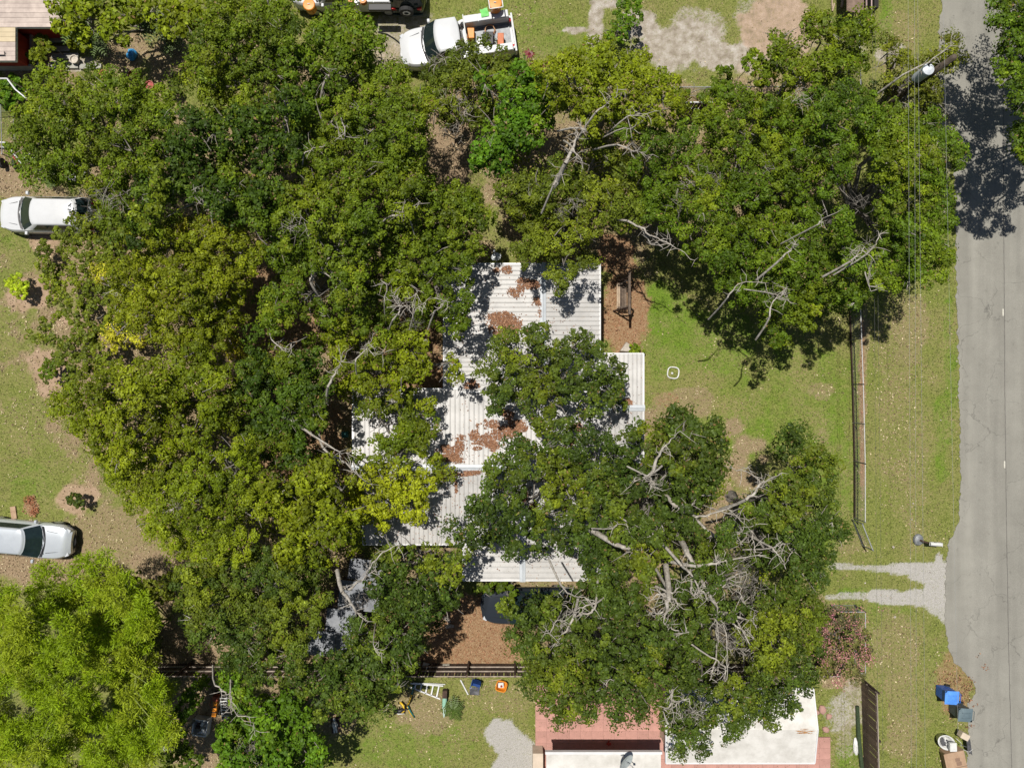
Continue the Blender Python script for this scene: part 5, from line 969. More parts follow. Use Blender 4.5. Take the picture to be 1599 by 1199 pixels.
mb = MB(); mb.lathe([(.2, -.1), (.36, -.09), (.37, 0), (.36, .09), (.2, .1)], 18); o = part('spare_wheel', mb, M_DARK, suv); o.location = (-2.38, .0, 1.0); o.rotation_euler = (0, PI/2, 0)
mb = MB(); mb.lathe([(.2, -.1), (.12, -.115), (.12, .115), (.2, .1)], 14); part('spare_rim', mb, M_WPLAS, o)
def service_truck(label, px, py, ang, L):
    t = vehicle('pickup_truck', label, 'truck', px, py, ang, L, 2.02, P_W, hood=1.15, roofh=1.90, cab=(-.02, .16), wind=.62, rear=.12, tail=1.15, roofw=.80, bed=1.12)
    xr = -L/2+.12; xf = -.02*L-.35
    ln = xf-xr
    for sg in (-1, 1):
        mb = MB(); mb.box((xr+xf)/2, sg*.83, 1.14, ln, .38, .5); part('side_box', mb, P_W, t, bevel=.02)
        for k in range(3): mb = MB(); mb.box(xr+ln*(k+.5)/3, sg*.83, 1.405, ln/3-.05, .35, .03); part('box_lid', mb, P_W, t, bevel=.008)
    mb = MB(); mb.box((xr+xf)/2, 0, .72, ln, 1.25, .06); part('bed_floor', mb, M_GREYM, t)
    mb = MB(); mb.box(xr-.16, 0, .9, .10, 1.95, .42); part('tailgate', mb, P_W, t, bevel=.02)
    mb = MB()
    for y in (-.6, .6): mb.tube([(xf-.02, y, 1.1), (xf-.02, y, 1.95)], .03, 6)
    mb.tube([(xf-.02, -.8, 1.95), (xf-.02, .8, 1.95)], .03, 6); part('headache_rack', mb, M_WPLAS, t)
    return t
def at(t, lx, ly, z=0):
    c, s = math.cos(t.rotation_euler.z), math.sin(t.rotation_euler.z); return Vector((t.location.x+lx*c-ly*s, t.location.y+lx*s+ly*c, z))
tr = service_truck('white service truck parked by the thin scrub tree with orange cargo in its bed', 714, 69, PI+R(8.5), 5.75)
def cooler(label, p, ang=0, s=1):
    t = thing('water_cooler', label, 'cooler', p, ang); mb = MB(); mb.lathe([(.20*s, 0), (.22*s, .05), (.235*s, .45), (.235*s, .47)], 16); part('tank', mb, M_ORANGE, t, smooth=True)
    mb = MB(); mb.lathe([(.25*s, .47), (.25*s, .53), (.22*s, .56), (.05, .57)], 16); part('lid', mb, M_ORANGE if s > 1 else M_YELLOW, t); mb = MB(); mb.box(0, 0, .60, .12, .03, .05); part('handle', mb, M_WPLAS, t)
def crate(name, label, cat, p, sx, sy, sz, mat, ang=0, bevel=.02):
    t = thing(name, label, cat, p, ang); mb = MB(); mb.box(0, 0, sz*.5, sx, sy, sz, tx=1.03, ty=1.03); part('body', mb, mat, t, bevel=bevel)
    mb = MB(); mb.box(0, 0, sz+.012, sx*1.06, sy*1.06, .05, tx=.97, ty=.97); part('lid', mb, mat, t, bevel=bevel); return t
cooler('big orange-yellow water cooler on the rear corner of the truck by the scrub tree', at(tr, -2.15, -1.13, 1.42), 0, 1.35)
mb = MB(); mb.tube([(-.36, -.3, 1.9), (-.36, .3, 1.9)], .03, 6); mb.tube([(-.36, -.3, 1.9), (.3, -.3, 1.9)], .03, 6); mb.tube([(-.36, .3, 1.9), (.3, .3, 1.9)], .03, 6); mb.tube([(.3, -.3, 1.9), (.3, .3, 1.9)], .03, 6); mb.tube([(-.36, -.3, 1.3), (-.36, -.3, 1.9)], .03, 6); mb.tube([(.3, -.3, 1.3), (.3, -.3, 1.9)], .03, 6); q = at(tr, -2.15, -1.13, 0)
single('cooler_rack', mb, M_WPLAS, 'white tubular rack around the big cooler on the truck corner', 'rack', (q.x, q.y, .15), tr.rotation_euler.z)
mb = MB(); mb.grid([[(x*.13+jit(.02), y*.1+jit(.02), .03+.05*random.random()) for y in range(5)] for x in range(4)]); q = at(tr, -1.4, -.78, 1.42); single('cloth', mb, M_GREEN, 'crumpled bright green cloth on the lid of the service truck box', 'cloth', q, .2, smooth=True)
crate('toolbox', 'orange box in the truck bed behind the cab of the white service truck', 'box', at(tr, -.75, -.25, .75), .35, .5, .35, M_ORANGE)
crate('toolbox', 'red-orange box at the tail of the same truck bed', 'box', at(tr, -2.2, .35, .75), .3, .6, .5, mk('faded_orange', (.55, .16, .05), (.4, .1, .03), 6, .5))
crate('toolbox', 'black box amid the clutter in the truck bed', 'box', at(tr, -1.6, .1, .75), .5, .6, .3, M_BLACK); crate('toolbox', 'pale grey bin in the middle of the truck bed', 'box', at(tr, -1.15, .3, .75), .3, .4, .35, M_WPLAS)
mb = MB()
for k in range(24): a = k*.9; mb.tube([(.3*math.cos(a)*(1-k*.01), .3*math.sin(a), .05+k*.006), (.3*math.cos(a+.9)*(1-k*.01), .3*math.sin(a+.9), .055+k*.006)], .015, 4, cap=False)
single('hose', mb, mk('pale_orange_hose', (.6, .35, .2), None, 5, .5), 'coiled pale orange hose in the truck bed', 'hose', at(tr, -1.75, -.35, .76))
tr2 = service_truck('white service truck cut off by the top edge of the picture', 548, -16, PI, 6.0)
cooler('orange water cooler on the left end of the truck at the top edge', W(487, 16, 1.5), 0, 1.2)
crate('toolbox', 'black tool tray on the tail of the truck at the top edge', 'box', W(594, 14, 1.3), 1.1, .30, .14, M_BLACK)
for i, (x, y, lb) in enumerate(((549, 2, 'left of two orange and white reels on the truck at the top edge'), (568, 4, 'right of two orange and white reels on the truck at the top edge'))):
    t = thing('reel', lb, 'reel', W(x, y, 1.42), 0, 'reels on the truck at the top edge'); mb = MB(); mb.lathe([(.17, 0), (.17, .03), (.08, .04), (.08, .2), (.17, .21), (.17, .24)], 14); part('drum', mb, M_ORANGE, t); mb = MB(); mb.lathe([(.09, .24), (.09, .27), (.02, .28)], 10); part('hub', mb, M_WPLAS, t)
mb = MB(); mb.tube([W(590, 50, .04), W(605, 54, .05), W(615, 60, .05), W(625, 68, .06)], .03, 5); single('cable', mb, M_BLACK, 'black hose lying from the oak edge to the service truck nose', 'hose')
# ---------------------------------------------------------------- utility pole and wires
pole = thing('utility_pole', 'vine wrapped wooden utility pole leaning into view by the road', 'utility pole', W(1328, 190, 0)*1.0 if False else Vector((18.0, 13.3, 0)))
mb = MB(); mb.tube([(0, 0, -.1), (.05, 0, 3), (0, .03, 6), (0, 0, 8.3)], [.19, .17, .15, .12], 12); part('pole', mb, mk('pole_wood', (.13, .10, .075), (.07, .055, .04), 4, .9, bump=.5), pole, smooth=True)
mb = MB(); mb.lathe([(.20, 6.3), (.23, 6.35), (.23, 7.15), (.25, 7.18), (.24, 7.25), (.08, 7.33)], 20, cx=-.45, cy=-.05); part('transformer', mb, mk('transformer_grey', (.66, .70, .74), (.5, .54, .58), 5, .4), pole)
mb = MB(); mb.tube([(-.45, -.25, 6.9), (0, 0, 6.9)], .04, 6); mb.tube([(-.5, .1, 7.3), (-.5, .1, 7.55)], .035, 6); part('bushing', mb, M_DARK, pole)
M_WIRE = mk('wire', (.10, .10, .10), None, 5, .6); M_WIREL = mk('wire_bright', (.42, .43, .42), (.3, .3, .3), 5, .5, metal=.3)
for px0, px1, z, mt, lb in ((1366, 1379, 6.4, M_WIRE, 'leftmost thin black wire over the grass verge'), (1362, 1371, 6.2, M_WIRE, 'second thin black wire over the grass verge from the left'), (1418, 1423, 8.6, M_WIREL, 'thin wire above the middle of the verge left of the close pair'),
    (1428, 1431, 8.6, M_WIREL, 'left one of the close pair of wires above the verge'), (1433, 1445, 8.6, M_WIREL, 'right one of the close pair of wires above the verge'), (1473, 1497, 8.0, M_WIREL, 'pale wire nearest the road edge ending over the bins')):
    pts = []
    for k in range(25):
        u = k/24; y = -900+3000*u if px0 != 1473 else -900+2046*u; y2 = y; x = px0+(px1-px0)*(y/1199 if y > 0 else y/1199*.3)
        pts.append(W(x, y2, z-.35*math.sin(PI*((u*2) % 1))))
    mb = MB(); mb.tube(pts, .0045, 4, cap=False); single('power_line', mb, mt, lb, 'wire', group='wires over the verge')
# ---------------------------------------------------------------- bins and dumped things at the road
def bin_(label, px, py, ang, mat, lidmat):
    p = W(px, py, 1.05); t = thing('wheelie_bin', label, 'trash bin', (p.x, p.y, 0), ang, 'wheelie bins at the kerb')
    mb = MB(); mb.box(0, 0, .50, .56, .52, .96, tx=1.12, ty=1.12); part('body', mb, mat, t, bevel=.03)
    mb = MB(); mb.grid([[(-.36+.70*i/6, -.33+.66*j/6, 1.0+.06*math.sin(PI*i/6)*math.sin(PI*j/6)) for j in range(7)] for i in range(7)]); mb.box(0-.01, 0, .985, .72, .68, .03); part('lid', mb, lidmat, t, bevel=.01)
    for y in (-.14, .12): mb = MB(); mb.box(.0, y, 1.058, .42, .03, .02); part('lid_ridge', mb, lidmat, t)
    mb = MB(); mb.tube([(.37, -.24, .97), (.42, -.22, 1.0), (.42, .22, 1.0), (.37, .24, .97)], .018, 6); part('handle', mb, mat, t)
    for y in (-.29, .29): mb = MB(); mb.lathe([(.13, -.03), (.13, .03)], 14); o = part('wheel', mb, M_DARK, t); o.location = (.26, y, .13); o.rotation_euler = (PI/2, 0, 0)
    return t
bin_('bright blue wheelie bin on the red litter by the road edge', 1488, 1090, R(-3), M_BLUE, mk('blue_lid', (.10, .30, .78), (.07, .23, .65), 4, .4))
bin_('dark grey-green wheelie bin just below and right of the blue one', 1509, 1117, R(-4), mk('grey_bin', (.09, .12, .13), (.06, .08, .09), 4, .5), mk('grey_bin_lid', (.13, .18, .20), (.10, .14, .16), 4, .45))
p = W(1478, 1159, .45); t = thing('plastic_tub', 'oval white tub full of dark bags at the road side', 'tub', (p.x, p.y, 0), R(-28))
mb = MB(); mb.lathe([(.28, 0), (.36, .34), (.41, .40), (.43, .40), (.43, .43), (.38, .43), (.33, .30), (.2, .12), (.02, .1)], 28, sy=.78); part('shell', mb, M_WPLAS, t, smooth=True); t.scale = (1.1, 1.1, 1.1)
for k in range(9):
    mb = MB(); a = random.uniform(0, 6.28); q = random.uniform(0, .18); mb.lathe([(.01, .14), (.10, .18), (.13, .26), (.08, .36), (.01, .39)], 8, cx=q*math.cos(a), cy=q*math.sin(a)*.8); mb.v = [(x+jit(.03), y+jit(.03), z+jit(.03)) for x, y, z in mb.v]; part('bag', mb, M_LILAC if k % 3 else M_WPLAS, t)
crate('box', 'small white box on top of the tub at the road side', 'box', W(1486, 1164, .55), .34, .42, .14, M_WPLAS, R(2))
crate('box', 'cream tilted carton above the tub at the road side', 'box', W(1501, 1145, .3), .42, .3, .32, mk('cream_card', (.62, .52, .4), (.5, .42, .33), 5, .8), R(-28))
mb = MB(); mb.add([(-.05, .55, .5), (.25, .35, .35), (.42, -.5, .25), (.05, -.15, .45), (-.05, .55, .46), (.25, .35, .31), (.42, -.5, .21), (.05, -.15, .41)], [(3, 2, 1, 0), (4, 5, 6, 7), (0, 1, 5, 4), (1, 2, 6, 5), (2, 3, 7, 6), (3, 0, 4, 7)]); p = W(1501, 1160, 0); single('panel', mb, M_LILAC, 'dark pointed panel leaning beside the tub at the road side', 'panel', (p.x, p.y, 0))
for k in range(5): mb = MB(); a = random.uniform(-1, 1); mb.tube([(0, 0, .3), (.25*math.cos(a), .25*math.sin(a), .42), (.5*math.cos(a+.3), .5*math.sin(a+.3), .3)], .012, 4); p = W(1494+k*1.3, 1158+k*2.4, 0); single('strip', mb, M_WPLAS if k % 2 else M_GREYM, ['grey strip lowest between the tub and the panel','white bent strip second from the top by the dark panel','grey bent strip at the middle of the scrap by the tub','white bent strip below the grey ones by the tub','grey strip nearest the cardboard box by the tub'][k], 'scrap', (p.x, p.y, 0), jit(2), 'strips beside the tub')
p = W(1492, 1186, .5); t = thing('cardboard_box', 'big brown cardboard box at the road side below the tub', 'box', (p.x, p.y, 0), R(12))
mb = MB(); mb.box(0, -.2, .3, .95, 1.3, .6); part('carton', mb, M_TAN, t, bevel=.01); mb = MB(); mb.box(-.52, -.2, .58, .12, 1.3, .02); part('flap', mb, M_TAN, t); mb = MB(); mb.box(.06, .05, .604, .24, .18, .004); mb.box(.1, -.16, .604, .26, .2, .004); part('label_patch', mb, mk('brown_print', (.25, .16, .11), None, 6, .8), t); mb = MB(); mb.box(.05, -.34, .606, .9, .012, .006); part('seam', mb, M_BLACK, t)
# mailbox
p = W(1433, 842, 0); t = thing('mailbox', 'white mailbox fallen over on a dark base in the verge grass', 'mailbox', p, R(-4)); mb = MB(); mb.lathe([(.24, 0), (.27, .06), (.22, .14), (.1, .18), (.02, .19)], 14); mb.v = [(x, y*1.15, z) for x, y, z in mb.v]; part('base', mb, M_GREYM, t)
mb = MB(); mb.tube([(-.02, 0, .1), (.25, -.05, .5), (.35, -.05, .7)], .05, 6); part('post', mb, M_WOODD, t)
mb = MB(); n = 10; rows = [[(x, -.05+.1*math.cos(PI*k/n), .72+.12*math.sin(PI*k/n)) for k in range(n+1)] for x in (.22, .80)]; mb.grid(rows); mb.box(.51, -.05, .70, .58, .2, .03); part('case', mb, M_WPLAS, t); mb = MB(); mb.box(.82, -.05, .75, .02, .2, .14); part('door', mb, M_WPLAS, t); mb = MB(); mb.box(.45, .06, .84, .12, .015, .06); part('flag', mb, M_GREYM, t)
# ---------------------------------------------------------------- garden bench swing
p = W(972, 462, .6); t = thing('garden_swing', 'weathered wooden garden swing bench on the litter right of the roof', 'swing', (p.x-.02, p.y, 0), 0)
mb = MB(); mb.box(.16, 0, 1.95, .11, 2.15, .13); part('beam', mb, M_WOOD, t)
for y in (-.72, .75):
    for sx_ in (-1, 1): mb = MB(); mb.tube([(.16+sx_*.52, y, 0), (.16, y, 1.98)], .05, 6); part('leg', mb, M_WOODD, t)
    mb = MB(); mb.box(.16, y, .9, .75, .05, .09); part('crosspiece', mb, M_WOODD, t)
for k in range(6): mb = MB(); mb.box(-.22+k*.085, 0, .48, .07, 1.25, .025); part('seat_slat', mb, M_WOODL if k < 2 else M_WOOD, t)
for k in range(4): mb = MB(); mb.box(.30+k*.03, 0, .55+k*.11, .025, 1.25, .085); part('back_slat', mb, M_WOOD, t)
for y in (-.6, .6):
    mb = MB(); mb.box(.0, y, .72, .5, .07, .03); part('armrest', mb, M_WOOD, t)
    for x in (-.2, .3): mb = MB(); mb.tube([(x, y, .5), (.16, y*1.05, 1.9)], .012, 4); part('chain', mb, M_GREYM, t)
# white rounded square hoop
p = W(1051, 582, 0); mb = MB(); pts = []
for k in range(33): a = 2*PI*k/32; c, s = math.cos(a), math.sin(a); q = (abs(c)**3.2+abs(s)**3.2)**(-1/3.2)*.29; pts.append((q*c, q*s, .04))
mb.tube(pts, .035, 8, cap=False); t = thing('hoop', 'white rounded square hoop lying on the bright lawn', 'hoop', p, R(-8)); part('frame', mb, M_WPLAS, t, smooth=True); mb = MB(); mb.lathe([(.06, 0), (.06, .05), (.02, .07)], 10, cx=-.05, cy=-.03); part('valve_cap', mb, M_WPLAS, t)
# ---------------------------------------------------------------- bottom yard things
a, b = W(642, 1068, .05), W(688, 1078, .05); p = (a+b)/2; t = thing('ladder', 'white step ladder lying on the ground below the board fence', 'ladder', (p.x, p.y, 0), math.atan2(b.y-a.y, b.x-a.x))
def rail_(x0, y0, x1, y1, w=.05, z=.06): mb = MB(); mb.box((x0+x1)/2, (y0+y1)/2, z, math.hypot(x1-x0, y1-y0), w, .05, math.atan2(y1-y0, x1-x0)); return mb
part('side_rail', rail_(-.82, .05, .86, .28, .06), M_WHITE, t); part('side_rail', rail_(-.82, -.14, .86, -.42, .06), M_WHITE, t)
for k in range(5): x = -.55+k*.30; part('step', rail_(x, .07+k*.035, x+.0001, -.2-k*.045, .07), M_WHITE, t)
part('rear_leg', rail_(-.7, .12, .95, .40, .035, .1), M_WPLAS, t)
def stick(label, x0, y0, x1, y1, r, mat, name='pipe', cat='pipe', group=None, z=.04):
    a, b = W(x0, y0, z), W(x1, y1, z); mb = MB(); mb.tube([(0, 0, 0), ((b-a).x/2, (b-a).y/2, 0), tuple(b-a)], r, 8); single(name, mb, mat, label, cat, a, group=group)
stick('white plastic pipe lying slanted right of the ladder', 719, 1061, 731, 1084, .04, M_WPLAS)
stick('short pale stick beside the orange basket', 763, 1063, 783, 1060, .02, M_WOODL, 'stick', 'stick')
stick('thin straight stick in the litter left of the dark shrubs', 258, 868, 258, 902, .015, M_WOODL, 'stick', 'stick'); stick('thin metal rod leaning beside the grey tarpaulin', 193, 910, 214, 931, .02, M_GALV, 'rod', 'rod', z=1.2)
p = W(743, 1067, .4); t = thing('chair', 'royal blue folding chair toppled beside the fence', 'chair', (p.x, p.y, 0), R(-15)); 
mb = MB(); mb.grid([[(-.22+.44*i/4, -.16+.36*j/4, .42-.05*math.sin(PI*i/4)) for j in range(5)] for i in range(5)]); part('seat', mb, M_NAVY, t, smooth=True)
mb = MB(); mb.grid([[(-.22+.44*i/4, .2-.01*j, .42+.1*j) for j in range(5)] for i in range(5)]); part('backrest', mb, M_NAVY, t)
for x in (-.22, .22):
    for y in (-.2, .2): mb = MB(); mb.tube([(x, y, 0), (x*.9, -y*.6, .42)], .014, 5); part('leg', mb, M_GREYM, t)
    mb = MB(); mb.box(x, 0, .6, .04, .4, .02); part('armrest', mb, M_NAVY, t)
mb = MB(); mb.grid([[(-.25+.5*i/6, -.2+.4*j/6, .03+.06*random.random()) for j in range(7)] for i in range(7)]); p = W(741, 1078, 0); single('cloth', mb, M_LILAC, 'crumpled grey cloth below the blue chair', 'cloth', p, smooth=True)
p = W(783, 1070, .2); t = thing('basket', 'orange square basket with white things inside, below the fence', 'basket', (p.x, p.y, 0), R(-15)); pts = []
for k in range(25): a = 2*PI*k/24; c, s = math.cos(a), math.sin(a); q = (abs(c)**5+abs(s)**5)**(-1/5)*.26; pts.append((q*c, q*s, .3))
mb = MB(); mb.tube(pts, .035, 6, cap=False); part('rim', mb, M_ORANGE, t); mb = MB(); mb.grid([[(x*.85, y*.85, .02) for x, y, z in pts], [(x, y, .3) for x, y, z in pts]]); mb.add([(x*.85, y*.85, .02) for x, y, z in pts[:-1]], [tuple(range(24))]); part('side', mb, M_ORANGE, t); mb = MB(); mb.box(-.03, .02, .2, .3, .26, .12, .3); part('content', mb, M_WPLAS, t, bevel=.04); mb = MB(); mb.lathe([(.02, .26), (.06, .28), (.02, .31)], 8); part('cap', mb, M_RED, t)
p = W(694, 1100, .3); t = thing('planter_boat', 'narrow mint green and white pointed hull with a dark box end, beside the small palm', 'boat', (p.x, p.y, 0), R(-2))
rows = []
for k in range(11):
    y = -.62+1.0*k/10; w = .12*min(1, ((y+.66)/.5))**.6; rows.append([(-w, y, .28), (-w*.8, y, .36), (0, y, .40), (w*.8, y, .36), (w, y, .28)])
mb = MB(); mb.grid(rows[:6]); part('bow', mb, mk('pale_grey_green', (.5, .62, .56), (.42, .54, .48), 5, .5), t, smooth=True); mb = MB(); mb.grid(rows[5:]); part('deck', mb, mk('mint', (.28, .50, .38), (.23, .43, .32), 5, .5), t, smooth=True)
mb = MB(); mb.grid([[(x, y, .28) for x, y, z in (r[0], r[-1])]+[] for r in rows]); mb.box(0, .12, .15, .2, .5, .24); part('hull', mb, M_GREYM, t); mb = MB(); mb.box(0, .57, .28, .24, .38, .3); part('box_end', mb, M_WOODD, t)
def palm(label, px, py, h, n, L_, mat, cat='palm', name='palm', base_r=.05):
    p = W(px, py, 0); t = thing(name, label, cat, p); mb = MB(); mb.tube([(0, 0, -.02), (0, 0, h)], [base_r*1.3, base_r], 8); part('stem', mb, M_BARK, t)
    for k in range(n):
        a = 2*PI*k/n+jit(.25); ln = L_*random.uniform(.75, 1.1); mb = MB(); el_ = random.uniform(.3, .9); P = []
        for i in range(9): u = i/8; P.append(Vector((u*ln*math.cos(.3*el_), 0, h+ln*(el_*u-.95*u*u)*.7)))
        for i in range(1, 9):
            q = P[i]; w = ln*.30*math.sin(PI*min(1, i/8*.86+.1))
            for sg in (-1, 1):
                tip = q+Vector((ln*.10, sg*w, -.08*w)); mb.add([q, q+Vector((.03, sg*.01, 0)), tip, q+Vector((-.015, sg*w*.5, .01))], [(0, 1, 2, 3)])
        mb.tube(P, .010, 4, cap=False); o = part('frond', mb, mat, t); o.rotation_euler = (0, 0, a)
    return t
M_PALM = mk('palm_leaf', (.085, .14, .015), (.05, .085, .01), 5, .5, rnd=.25)
palm('small dark green palm beside the mint hull below the fence', 708, 1103, .35, 11, .75, M_PALM)
palm('bushy palm under the yellow-green tree by the red walled house', 142, 64, 1.6, 12, 1.0, M_PALM); palm('palm with pale fronds in the gap right of the yellow-green tree', 268, 66, 2.0, 12, 1.1, M_PALM); palm('low palm at the dark gap below the yellow-green tree', 280, 82, 1.0, 9, .8, M_PALM)
palm('small spiky palm on the path left of the dark gap at upper left', 170, 80, 1.2, 10, .8, M_PALM); palm('tiny palm under the left oaks near the white van tail', 85, 285, .5, 9, .5, M_PALM)
# curved toys
def toy(label, x, y, parts_, name='toy', cat='toy', ang=0):
    t = thing(name, label, cat, W(x, y, 0), ang)
    for nm, pts, r, m_ in parts_: mb = MB(); mb.tube(pts, r, 7); part(nm, mb, m_, t, smooth=True)
    return t
toy('yellow and teal bent seesaw frame lying below the ladder', 640, 1095, [('yellow_bar', [(.12, .45, .2), (.02, .1, .3), (-.1, -.1, .2)], .04, M_YELLOW), ('teal_bar', [(.12, .45, .2), (.22, .9, .08)], .04, M_TEAL), ('teal_bar', [(-.1, -.1, .2), (.05, -.45, .12), (.25, -.8, .05)], .035, M_TEAL), ('yellow_bar', [(-.13, -.12, .2), (0, -.5, .12), (.2, -.82, .05)], .025, M_YELLOW)], 'seesaw')
toy('black and yellow curved ride-on toy left of the seesaw', 626, 1102, [('seat', [(-.28, -.18, .3), (0, -.1, .35), (.2, 0, .3)], .10, M_BLACK), ('yellow_arch', [(0, .32, .25), (.18, .15, .32), (.2, -.1, .3), (.1, -.25, .2)], .055, M_YELLOW), ('white_bar', [(-.3, -.12, .2), (-.1, -.3, .25), (.2, -.3, .2)], .03, M_WPLAS), ('handle', [(.2, -.05, .35), (.45, .0, .35)], .03, M_BLACK)])
toy('left of two small yellow toys at the shrub edge left of the ride-on toy', 577, 1101, [('body', [(-.14, 0, .15), (.14, .02, .2)], .09, M_YELLOW), ('stripe', [(0, -.09, .2), (.02, .09, .2)], .05, M_ORANGE)]); toy('right of two small yellow toys at the shrub edge', 593, 1100, [('body', [(-.13, .02, .15), (.15, -.03, .18)], .09, M_YELLOW), ('wheel', [(.0, -.08, .08), (.02, .1, .08)], .06, M_BLACK)])
toy('orange-yellow toy bike with dark wheels on the pink patio', 877, 1120, [('wheel', [(-.22, .0, .16), (-.16, .02, .16)], .15, M_BLACK), ('frame', [(-.15, 0, .2), (.0, -.08, .35), (.12, -.05, .3)], .06, M_YELLOW), ('wheel', [(.12, -.1, .1), (.2, -.08, .1)], .1, M_ORANGE)], 'toy_bike', 'toy', .6)
toy('pink plastic toy under the leaves on the pink patio', 1001, 1109, [('body', [(-.12, 0, .2), (.12, 0, .25)], .12, mk('pink_plastic', (.7, .2, .28), (.6, .15, .22), 5, .4)), ('handle', [(0, -.1, .3), (0, .14, .35)], .03, M_WPLAS)])
toy('red and blue ornament in the shade on the patio above the flat roof', 950, 1159, [('body', [(-.1, 0, .1), (.12, 0, .15)], .07, M_RED), ('arm', [(0, -.12, .1), (0, .14, .1)], .04, M_RED)], 'ornament', 'ornament')
# white garden statue
p = W(522, 1135, .3); t = thing('statue', 'small white garden figure lying on the grass left of the yellow toys', 'statue', (p.x, p.y, 0), R(5)); mb = MB(); mb.tube([(0, .28, .18), (0, .2, .2), (0, .05, .2), (0, -.08, .2)], [.05, .12, .13, .1], 10); mb.tube([(-.05, -.05, .18), (-.06, -.35, .14)], [.06, .04], 8); mb.tube([(.05, -.05, .18), (.06, -.35, .14)], [.06, .04], 8); mb.tube([(-.1, .18, .18), (-.13, 0, .15)], [.04, .03], 6); mb.tube([(.1, .18, .18), (.13, 0, .15)], [.04, .03], 6); part('figure', mb, M_WPLAS, t, smooth=True); mb = MB(); mb.lathe([(.01, .13), (.06, .16), (.07, .21), (.05, .26), (.01, .28)], 10, cx=0, cy=.36); part('head', mb, M_WPLAS, t, smooth=True); mb = MB(); mb.box(0, 0, .05, .42, .8, .05); part('plinth', mb, M_WOODD, t)
# crumpled bags, white box, pale branches in the yard
def blob(name, label, cat, px, py, sx, sy, sz, mat, group=None, z=0, seed=0):
    mb = MB(); n = 12; rows = []
    for i, (q, zz) in enumerate(((1.0, 0), (1.05, .4), (.75, .8), (.35, 1.0), (.04, .95))):
        rows.append([(sx*q*math.cos(2*PI*k/n)*(1+.22*mnoise.noise(Vector((k*1.3 % 12, i, seed)))*2), sy*q*math.sin(2*PI*k/n)*(1+.22*mnoise.noise(Vector((k*1.7 % 12, i, seed+5)))*2), sz*zz*(1+jit(.15))) for k in range(n)]); rows[-1].append(rows[-1][0])
    mb.grid(rows); p = W(px, py, 0); return single(name, mb, mat, label, cat, (p.x, p.y, z), group=group)
blob('plastic_bag', 'larger crumpled white plastic sheet beside the board fence at the litter yard corner', 'plastic sheet', 661, 1038, .36, .18, .3, M_WPLAS, seed=1); blob('plastic_bag', 'smaller crumpled white bag touching the leaves at the yard corner', 'plastic bag', 647, 1035, .14, .12, .25, M_WPLAS, seed=2)
crate('box', 'small off-white box against the fence in the litter yard', 'box', W(697, 1038, 0), .36, .18, .2, mk('offwhite', (.62, .6, .5), (.5, .48, .4), 6, .7))
for k, (x, y, l) in enumerate(((699, 966, 'upper pale broken log slab lying in the litter yard'), (703, 976, 'lower pale curved log slab in the litter yard'), (655, 980, 'pale stump chunk at the crown edge by the litter yard'))):
    mb = MB(); mb.tube([(-.2, .12, .07), (0, .02, .09), (.12, -.16, .07)], [.10, .12, .07], 8); single('log', mb, mk('pale_log', (.52, .47, .38), (.36, .31, .25), 5, .9, bump=.5), l, 'log', W(x, y, 0), k*.8)
# orange cart, white crate, rack near lower left
p = W(336, 1100, .5); t = thing('cart', 'orange and rust red garden cart standing among shrubs at the lower left', 'cart', (p.x, p.y, 0), R(-6))
mb = MB(); mb.box(0, -.22, .45, .26, .78, .22, tx=.85); part('tray', mb, M_ORANGE, t, bevel=.03); mb = MB(); mb.box(.02, .38, .55, .34, .34, .3, tx=.8, ty=.7); part('hood', mb, mk('rust_red', (.36, .09, .04), (.24, .06, .03), 4, .6), t, bevel=.04)
mb = MB(); mb.box(.02, -.1, .6, .2, .04, .06); mb.box(.02, -.35, .6, .2, .04, .06); part('slot', mb, M_BLACK, t)
mb = MB(); mb.tube([(-.14, -.3, .4), (-.26, 0, .55), (-.2, .35, .6), (0, .5, .6)], .018, 6); part('handle', mb, MATS['rust_red'], t)
for x in (-.18, .18):
    for y in (-.5, .4): mb = MB(); mb.lathe([(.16, -.04), (.16, .04)], 14); o = part('wheel', mb, M_DARK, t); o.location = (x, y, .16); o.rotation_euler = (0, PI/2, 0)
p = W(313, 1135, .4); t = thing('crate', 'white open crate full of scrap left of the orange cart', 'crate', (p.x, p.y, 0), R(-8))
for a_, b_, c_, d_ in ((0, .4, .72, .05), (0, -.4, .72, .05), (.36, 0, .05, .85), (-.36, 0, .05, .85)): mb = MB(); mb.box(a_, b_, .25, c_, d_, .5); part('side', mb, M_WPLAS, t)
mb = MB(); mb.box(0, 0, .04, .7, .8, .05); part('floor', mb, M_WPLAS, t)
for k in range(9): mb = MB(); mb.box(jit(.25), jit(.3), .3+.1*random.random(), random.uniform(.12, .3), random.uniform(.08, .25), .1, random.uniform(0, 3)); part('scrap', mb, [M_WPLAS, M_GALV, M_WOODD, M_WPLAS][k % 4], t)
p = W(352, 1103, .4); t = thing('rack', 'white slatted rack right of the orange cart', 'rack', (p.x, p.y, 0), R(4))
for k in range(8): mb = MB(); mb.box(0, -.55+k*.15, .55, .34, .05, .03, jit(.2)); part('slat', mb, M_WPLAS, t)
for x in (-.16, .16): mb = MB(); mb.box(x, 0, .3, .04, 1.2, .5); part('side', mb, M_GREYM, t)
blob('tarpaulin', 'upper crumpled grey tarpaulin at the bamboo edge', 'tarpaulin', 213, 935, .3, .35, .5, mk('grey_tarp', (.42, .45, .49), (.25, .27, .3), 5, .5, bump=.3), 'grey tarpaulins by the bamboo', z=1.0, seed=4); blob('tarpaulin', 'lower crumpled grey tarpaulin at the bamboo edge', 'tarpaulin', 228, 958, .28, .5, .5, MATS['grey_tarp'], 'grey tarpaulins by the bamboo', z=1.2, seed=8)
